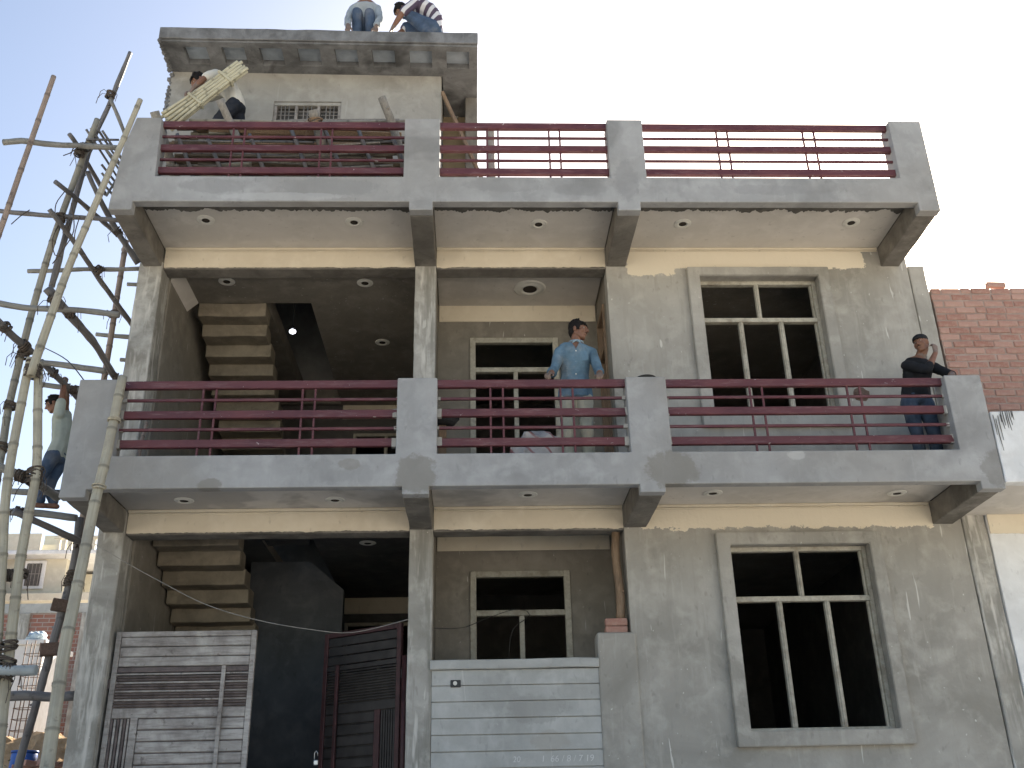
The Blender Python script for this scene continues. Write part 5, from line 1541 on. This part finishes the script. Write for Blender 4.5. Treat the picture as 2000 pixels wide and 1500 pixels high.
    if look.get('tail'):        # loose tail over the trousers
        c, up = sp(0.0)
        fr = hl.cross(up)
        m = Matrix((hl, fr, up)).transposed()
        for k in range(7): p_ball(bm, c + up * (0.03 - 0.014 * k) * s, ((.176 + .0025 * k) * s, (.130 + .0025 * k) * s, .045 * s), m)
    sl = look.get('sleeve', 1.0)
    for q in 'LR':
        A, E, Wq = V['sh' + q], V['el' + q], V['wr' + q]
        if sl <= 0.5:
            p_chain(bm, [(A, .066 * s), (A.lerp(E, sl * 2 * .9), .064 * s)])
        else:
            e = E.lerp(Wq, (sl - .5) * 2)
            p_chain(bm, [(A, .058 * s), (A.lerp(E, .5), .053 * s), (E, .049 * s), (e, .042 * s)])
            dirv = (Wq - E).normalized()
            p_cone(bm, e - dirv * .032 * s, e, .048 * s, .048 * s)
    me = remesh(bm, voxel * 1.15, 2, look.get('fold', 0.0075) * s, look.get('fsc', 11), len(label), (1, 1, .75))
    if look.get('collar'):      # open neck: cut a V out of the shirt front
        fr = lat.cross(Vector((0, 0, 1)))
        c0, up0 = sp(0.66)
        bv = bmesh.new(); bv.from_mesh(me)
        kill = [f for f in bv.faces if (f.calc_center_median() - c0).dot(fr) > 0.02 and (f.calc_center_median() - c0).z > 0 and abs((f.calc_center_median() - c0).dot(lat)) < 0.46 * (f.calc_center_median() - c0).z]
        bmesh.ops.delete(bv, geom=kill, context='FACES')
        bv.to_mesh(me); bv.free()
    me.materials.append(look['shirt'])
    sh = link(look.get('top', 'shirt'), me, None, P)
    if look.get('collar'):
        bm = bmesh.new()
        nk, up = V['neck'], (T(0, .018, -.06) - V['neck']).normalized()
        fr = lat.cross(Vector((0, 0, 1)))
        for q in (-1, 1):
            pts = []
            for i in range(9):
                th = math.radians(8 + 165 * i / 8) * q
                pts.append(nk + (-fr * math.cos(th) if False else fr * math.cos(th)) * 0.070 * s * (-1 if False else 1) + lat * math.sin(th) * 0.074 * s + up * (0.012 + 0.020 * (1 - abs(math.cos(th / 2)))) * s)
            for a, b in zip(pts[:-1], pts[1:]):
                p_cone(bm, a, b, .013 * s, .013 * s, 8)
            # pointed wing
            p_cone(bm, pts[0], pts[0] + lat * q * .035 * s - Vector((0, 0, .035 * s)) + fr * .012 * s, .014 * s, .006 * s, 8)
        me = remesh(bm, 0.006, 2)
        me.materials.append(look['collar'])
        link('collar', me, None, sh)
    if look.get('buttons'):
        fr = lat.cross(Vector((0, 0, 1)))
        for k in range(4):
            c, up = sp(0.62 - 0.18 * k)
            b_ = np.interp(0.62 - 0.18 * k, (0, .3, .7, .9, 1), (.108, .098, .112, .092, .07)) * s + .017
            bm = bmesh.new()
            p_ball(bm, c + fr * b_, (.0075, .005, .0075))
            bm_obj('button', bm, 'rose', sh)
    if look.get('pocket'):
        fr = lat.cross(Vector((0, 0, 1)))
        c, up = sp(0.52)
        bm = bmesh.new(); add_box(bm, -.045, .045, -.004, .004, -.055, .055, .003)
        bmesh.ops.transform(bm, matrix=Matrix.Translation(c + lat * .080 * s + fr * (.105 * s + .006)) @ Matrix.Rotation(-.3 * (1 if lat.x > 0 else -1), 4, 'Z'), verts=bm.verts)
        bm_obj('pocket', bm, look['shirt'], sh)
    # trousers
    bm = bmesh.new()
    c, up = sp(0.0)
    m = Matrix((hl, hl.cross(up), up)).transposed()
    p_ball(bm, c + up * .03 * s, (.165 * s, .115 * s, .07 * s), m)
    p_ball(bm, c - up * .03 * s, (.168 * s, .120 * s, .08 * s), m)
    for q in 'LR':
        hp_, k, a = V['hip' + q], V['kn' + q], V['ank' + q]
        p_chain(bm, [(hp_, .098 * s), (hp_.lerp(k, .5), .083 * s), (k, .068 * s), (k.lerp(a, .5), .064 * s), (a + (k - a).normalized() * .02, .058 * s)])
    me = remesh(bm, voxel * 1.2, 2, 0.0085 * s, 10, 3 + len(label), (1, 1, .9))
    me.materials.append(look['trousers'])
    link('trousers', me, None, P)
    # shoes / sandals
    if look.get('shoes'):
        for q in 'LR':
            bm = bmesh.new()
            a, d = V['ank' + q], Vector(J['toe'])
            p_chain(bm, [(a + Vector((0, 0, -.045 * s)) - d * .045 * s, .042 * s), (a + Vector((0, 0, -.045 * s)) + d * .08 * s, .043 * s), (a + Vector((0, 0, -.055 * s)) + d * .16 * s, .032 * s)])
            me = remesh(bm, 0.009, 2); me.materials.append(look['shoes']); link('shoe', me, None, P)
    # hair or cap
    bm = bmesh.new()
    rnd = random.Random(len(label))
    if hair == 'cap':
        p_ball(bm, T(0, .014, .052), (.082 * s, .102 * s, .062 * s), R, 3)
        p_ball(bm, T(0, -.085, .045), (.055 * s, .045 * s, .012 * s), R)
        p_ball(bm, T(0, .05, .0), (.070 * s, .050 * s, .06 * s), R)
        nm = 'cap'
    else:
        p_ball(bm, T(0, .020, .042), (.081 * s, .096 * s, .083 * s), R, 3)
        p_ball(bm, T(0, .055, -.005), (.072 * s, .056 * s, .082 * s), R)
        for q in (-1, 1):
            p_ball(bm, T(q * .066, -.008, .030), (.017 * s, .040 * s, .05 * s), R)
            p_ball(bm, T(q * .070, -.030, .0), (.008 * s, .012 * s, .03 * s), R)
        for k in range(60):
            th, ph = rnd.uniform(-.6, math.pi + .6), rnd.uniform(0.1, 1.3)
            d = Vector((math.cos(th) * math.sin(ph), math.sin(th) * math.sin(ph), math.cos(ph)))
            p = T(d.x * .078, .016 + d.y * .094, .042 + d.z * .082)
            p_cone(bm, p, p + R @ (Vector((d.x * .016 + rnd.uniform(-.012, .012), d.y * .014 - .012, d.z * .012)) * s), .013 * s, .006 * s, 6)
        for k in range(9):
            x = -.05 + .0125 * k
            p = T(x, -.068, .078 - abs(x) * .3)
            p_cone(bm, p, p + R @ (Vector((rnd.uniform(-.01, .015), -.016, -.014 + rnd.uniform(-.012, .008))) * s), .014 * s, .007 * s, 6)
        nm = 'hair'
    me = remesh(bm, 0.0065, 1, 0.003, 45, 2)
    me.materials.append(look.get('cap', HAIR) if hair == 'cap' else HAIR)
    link(nm, me, None, P)
    # brows, moustache, eyes
    bm = bmesh.new()
    for q in (-1, 1): p_chain(bm, [(T(q * .013, -.0985, .029), .0042 * s), (T(q * .030, -.093, .034), .0045 * s), (T(q * .046, -.080, .028), .003 * s)])
    if look.get('moustache'):
        for q in (-1, 1): p_chain(bm, [(T(q * .003, -.095, -.044), .005 * s), (T(q * .024, -.085, -.050), .0035 * s)])
    bm_obj('facial_hair', bm, HAIR, P, True)
    for q in (-1, 1):
        bm = bmesh.new(); p_ball(bm, T(q * .030, -.0775, .009), (.0125 * s, .010 * s, .0075 * s), R); e = bm_obj('eye', bm, EYEW, P, True)
        bm = bmesh.new(); p_ball(bm, T(q * .030, -.0850, .009), (.0058 * s, .004 * s, .0058 * s), R); bm_obj('iris', bm, EYED, e, True)
    return P

rad = math.radians
BLUE = mat_cloth('chambray_shirt', (0.11, 0.178, 0.235), 0.3, dusty=0.35)
BLUEC = mat_cloth('chambray_collar', (0.22, 0.30, 0.35), 0.12, dusty=0.2)
KHAKI = mat_cloth('dusty_khaki', (0.37, 0.37, 0.31), 0.2, dusty=0.7)
BLACK = mat_cloth('black_jersey', (0.020, 0.021, 0.024), 0.3, dusty=0.06)
JEANS = mat_cloth('worn_jeans', (0.06, 0.082, 0.115), 0.3, dusty=0.25)
JEANS2 = mat_cloth('blue_jeans', (0.06, 0.09, 0.145), 0.3, dusty=0.2)
TEE = mat_cloth('grey_green_tee', (0.36, 0.39, 0.34), 0.12, dusty=0.25)
WHITE = mat_cloth('cream_shirt', (0.58, 0.56, 0.50), 0.1, dusty=0.2)
NAVY = mat_cloth('dark_trousers', (0.022, 0.026, 0.036), 0.3, dusty=0.08)
PALE = mat_cloth('pale_work_shirt', (0.30, 0.34, 0.37), 0.15, dusty=0.2)
STRIPE = mat_cloth('striped_shirt', (0.085, 0.065, 0.10), 0.1, ((0.82, 0.0, -0.57), 58.0, (0.60, 0.60, 0.62)), 0.05)
SHOE = mat_simple('dusty_shoe', (0.10, 0.09, 0.08), 0.8)

person('person', 'man in blue shirt and dusty trousers leaning on the balcony rail, head turned aside', dict(
    spine=[(.49, .52, 5.80), (.492, .50, 5.95), (.497, .465, 6.14), (.503, .455, 6.27), (.510, .452, 6.335)], neck=(.512, .448, 6.335), head=(.548, .435, 6.492),
    shR=(.335, .455, 6.235), elR=(.262, .37, 5.995), wrR=(.205, .175, 5.858), shL=(.675, .455, 6.235), elL=(.735, .37, 5.985), wrL=(.712, .175, 5.850),
    hipR=(.405, .52, 5.74), hipL=(.578, .52, 5.74), knR=(.395, .49, 5.36), knL=(.592, .50, 5.36), ankR=(.395, .53, 5.02), ankL=(.60, .54, 5.02), toe=(0, -1, 0),
    head_rot=(rad(62), rad(4), rad(3)),
    hands=dict(R=dict(f=(-.35, -.85, -.38), u=(-.2, -.35, .9), s=(1, 0, 0), curl=(.45, .65, .5)), L=dict(f=(-.10, -.9, -.38), u=(.1, -.35, .9), s=(-1, 0, 0), curl=(.5, .7, .55)))),
    dict(shirt=BLUE, collar=BLUEC, buttons=True, pocket=True, tail=True, sleeve=.72, fold=.013, fsc=8.5, trousers=KHAKI, shoes=SHOE, moustache=True), 0.0058, 1.0)

person('person', 'man in black top and cap, hand at his ear, beside the end pier', dict(
    spine=[(4.17, .66, 5.78), (4.18, .64, 5.90), (4.20, .60, 6.03), (4.23, .58, 6.14), (4.24, .57, 6.20)], neck=(4.245, .565, 6.20), head=(4.275, .52, 6.365),
    shR=(4.075, .54, 6.115), elR=(4.19, .33, 5.96), wrR=(4.345, .385, 6.19), shL=(4.40, .60, 6.115), elL=(4.47, .40, 5.93), wrL=(4.37, .195, 5.845),
    hipR=(4.085, .66, 5.72), hipL=(4.255, .66, 5.72), knR=(4.08, .62, 5.34), knL=(4.27, .63, 5.34), ankR=(4.09, .68, 5.02), ankL=(4.27, .68, 5.02), toe=(-.3, -.95, 0),
    head_rot=(rad(-48), rad(6), rad(-6)),
    hands=dict(R=dict(f=(.12, .10, .98), u=(.35, -.9, 0), s=(0, .5, .2), curl=(.5, .7, .5)), L=dict(f=(-.45, -.75, -.42), u=(-.1, -.4, .9), s=(-1, .2, 0), curl=(.4, .6, .5)))),
    dict(shirt=BLACK, sleeve=.62, top='jersey', trousers=JEANS, shoes=SHOE, cap=BLACK, moustache=True), 0.0075, 0.96, 'cap')

person('person', 'young man in pale tee and jeans climbing the scaffold, arms raised to a pole', dict(
    spine=[(-5.03, 1.2, 5.40), (-5.01, 1.2, 5.53), (-5.01, 1.2, 5.68), (-5.04, 1.2, 5.82), (-5.07, 1.2, 5.88)], neck=(-5.08, 1.2, 5.88), head=(-5.155, 1.2, 6.005),
    shR=(-5.04, 1.34, 5.83), elR=(-5.09, 1.36, 6.04), wrR=(-5.07, 1.28, 6.19), shL=(-5.02, 1.06, 5.83), elL=(-5.02, 1.06, 6.06), wrL=(-5.055, 1.14, 6.23),
    hipR=(-5.03, 1.28, 5.37), hipL=(-5.03, 1.12, 5.37), knR=(-5.09, 1.28, 5.06), knL=(-5.14, 1.12, 5.10), ankR=(-4.97, 1.20, 4.88), ankL=(-5.08, 1.14, 4.87), toe=(-.95, -.3, 0),
    head_rot=(rad(-82), rad(22), 0),
    hands=dict(R=dict(f=(0, -.2, .95), u=(.9, .3, .1), s=(0, -1, 0), curl=(.9, 1.0, .7)), L=dict(f=(.05, .25, .95), u=(.9, -.3, .1), s=(0, 1, 0), curl=(.9, 1.0, .7)))),
    dict(shirt=TEE, sleeve=.32, top='tee_shirt', trousers=JEANS2, tail=False), 0.0075, 0.84)

person('person', 'man in cream shirt and dark trousers bending over a bamboo bundle on the roof', dict(
    spine=[(-3.42, .72, 9.70), (-3.45, .72, 9.84), (-3.53, .72, 9.97), (-3.64, .72, 10.06), (-3.73, .71, 10.08)], neck=(-3.75, .70, 10.075), head=(-3.885, .66, 10.035),
    shR=(-3.66, .88, 10.06), elR=(-3.83, .80, 9.88), wrR=(-3.93, .58, 9.78), shL=(-3.66, .55, 10.06), elL=(-3.77, .46, 9.90), wrL=(-3.86, .43, 9.74),
    hipR=(-3.42, .80, 9.66), hipL=(-3.42, .63, 9.66), knR=(-3.36, .78, 9.30), knL=(-3.60, .58, 9.33), ankR=(-3.36, .80, 8.98), ankL=(-3.72, .66, 8.98), toe=(-.9, -.3, 0),
    head_rot=(rad(-70), rad(40), 0),
    hands=dict(R=dict(f=(-.5, -.6, -.4), u=(-.4, -.3, .8), s=(0, -1, .2), curl=(.8, .9, .7)), L=dict(f=(-.5, .1, -.8), u=(-.5, -.8, .2), s=(0, .3, 1), curl=(.8, .9, .7)))),
    dict(shirt=WHITE, sleeve=.40, trousers=NAVY, shoes=SHOE), 0.008, 0.95)

person('person', 'worker in pale shirt and jeans squatting upright on the roof room slab', dict(
    spine=[(-1.96, 1.20, 11.06), (-1.96, 1.17, 11.22), (-1.96, 1.08, 11.42), (-1.96, 1.00, 11.58), (-1.96, .96, 11.66)], neck=(-1.96, .95, 11.67), head=(-1.95, .88, 11.82),
    shR=(-2.125, 1.0, 11.555), elR=(-2.165, .88, 11.27), wrR=(-2.14, .76, 11.04), shL=(-1.795, 1.0, 11.555), elL=(-1.755, .88, 11.27), wrL=(-1.785, .76, 11.03),
    hipR=(-2.04, 1.18, 11.04), hipL=(-1.88, 1.18, 11.04), knR=(-2.04, .83, 11.34), knL=(-1.885, .83, 11.33), ankR=(-2.05, .98, 10.945), ankL=(-1.87, .98, 10.945), toe=(0, -1, 0),
    head_rot=(0, rad(35), 0),
    hands=dict(R=dict(f=(0, -.25, -.95), u=(-.2, -.9, .2), s=(1, 0, 0)), L=dict(f=(0, -.25, -.95), u=(.2, -.9, .2), s=(-1, 0, 0)))),
    dict(shirt=PALE, sleeve=.88, trousers=JEANS2, shoes=SHOE), 0.008, 0.97)

person('person', 'worker in striped shirt and jeans squatting hunched on the roof room slab', dict(
    spine=[(-1.045, .87, 11.07), (-1.03, .87, 11.22), (-1.10, .87, 11.37), (-1.24, .87, 11.45), (-1.34, .87, 11.455)], neck=(-1.36, .87, 11.45), head=(-1.475, .87, 11.405),
    shR=(-1.30, 1.02, 11.40), elR=(-1.47, .98, 11.17), wrR=(-1.56, .90, 10.97), shL=(-1.30, .72, 11.40), elL=(-1.46, .68, 11.17), wrL=(-1.575, .74, 10.985),
    hipR=(-1.06, .95, 11.06), hipL=(-1.06, .79, 11.06), knR=(-1.42, .98, 11.24), knL=(-1.42, .76, 11.255), ankR=(-1.12, .97, 10.945), ankL=(-1.10, .78, 10.945), toe=(-1, 0, 0),
    head_rot=(rad(-86), rad(48), 0),
    hands=dict(R=dict(f=(-.35, 0, -.9), u=(-.9, 0, .3), s=(0, -1, 0)), L=dict(f=(-.35, 0, -.9), u=(-.9, 0, .3), s=(0, 1, 0)))),
    dict(shirt=STRIPE, sleeve=.45, trousers=JEANS2, shoes=SHOE), 0.008, 0.95)

# bundle of split bamboo carried on the roof
bd = thing('bamboo_bundle', (-3.7, .44, 9.2), 'tied bundle of fresh yellow split bamboo carried by the bending man', 'bamboo bundle')
a, b = Vector((-3.315, .42, 10.085)), Vector((-4.07, .40, 9.27))
ax = (b - a).normalized()
pr = ax.cross(Vector((0, 1, 0))).normalized()
rnd = random.Random(9)
for i in range(5):
    for j in range(2):
        off = pr * (i - 2) * 0.040 + Vector((0, j * 0.042, 0))
        fan = pr * (i - 2) * 0.016
        bamboo('bamboo_strip', [a + off + ax * rnd.uniform(-.03, .05), a.lerp(b, .5) + off, b + off + fan + ax * rnd.uniform(-.02, .1)], 0.0195, 0.0195, 'bam_y', bd, 0.30, False, True, 700 + i * 2 + j)
for k, t in enumerate((0.24, 0.66)):
    c = a.lerp(b, t) + Vector((0, .021, 0))
    bm = bmesh.new()
    add_box(bm, -0.115, 0.115, -0.055, 0.055, -0.016, 0.016, 0.004)
    m = Matrix((pr, Vector((0, 1, 0)), ax)).transposed().to_4x4()
    bmesh.ops.transform(bm, matrix=Matrix.Translation(c) @ m, verts=bm.verts)
    bm_obj('tie_strip', bm, 'bam_y', bd)
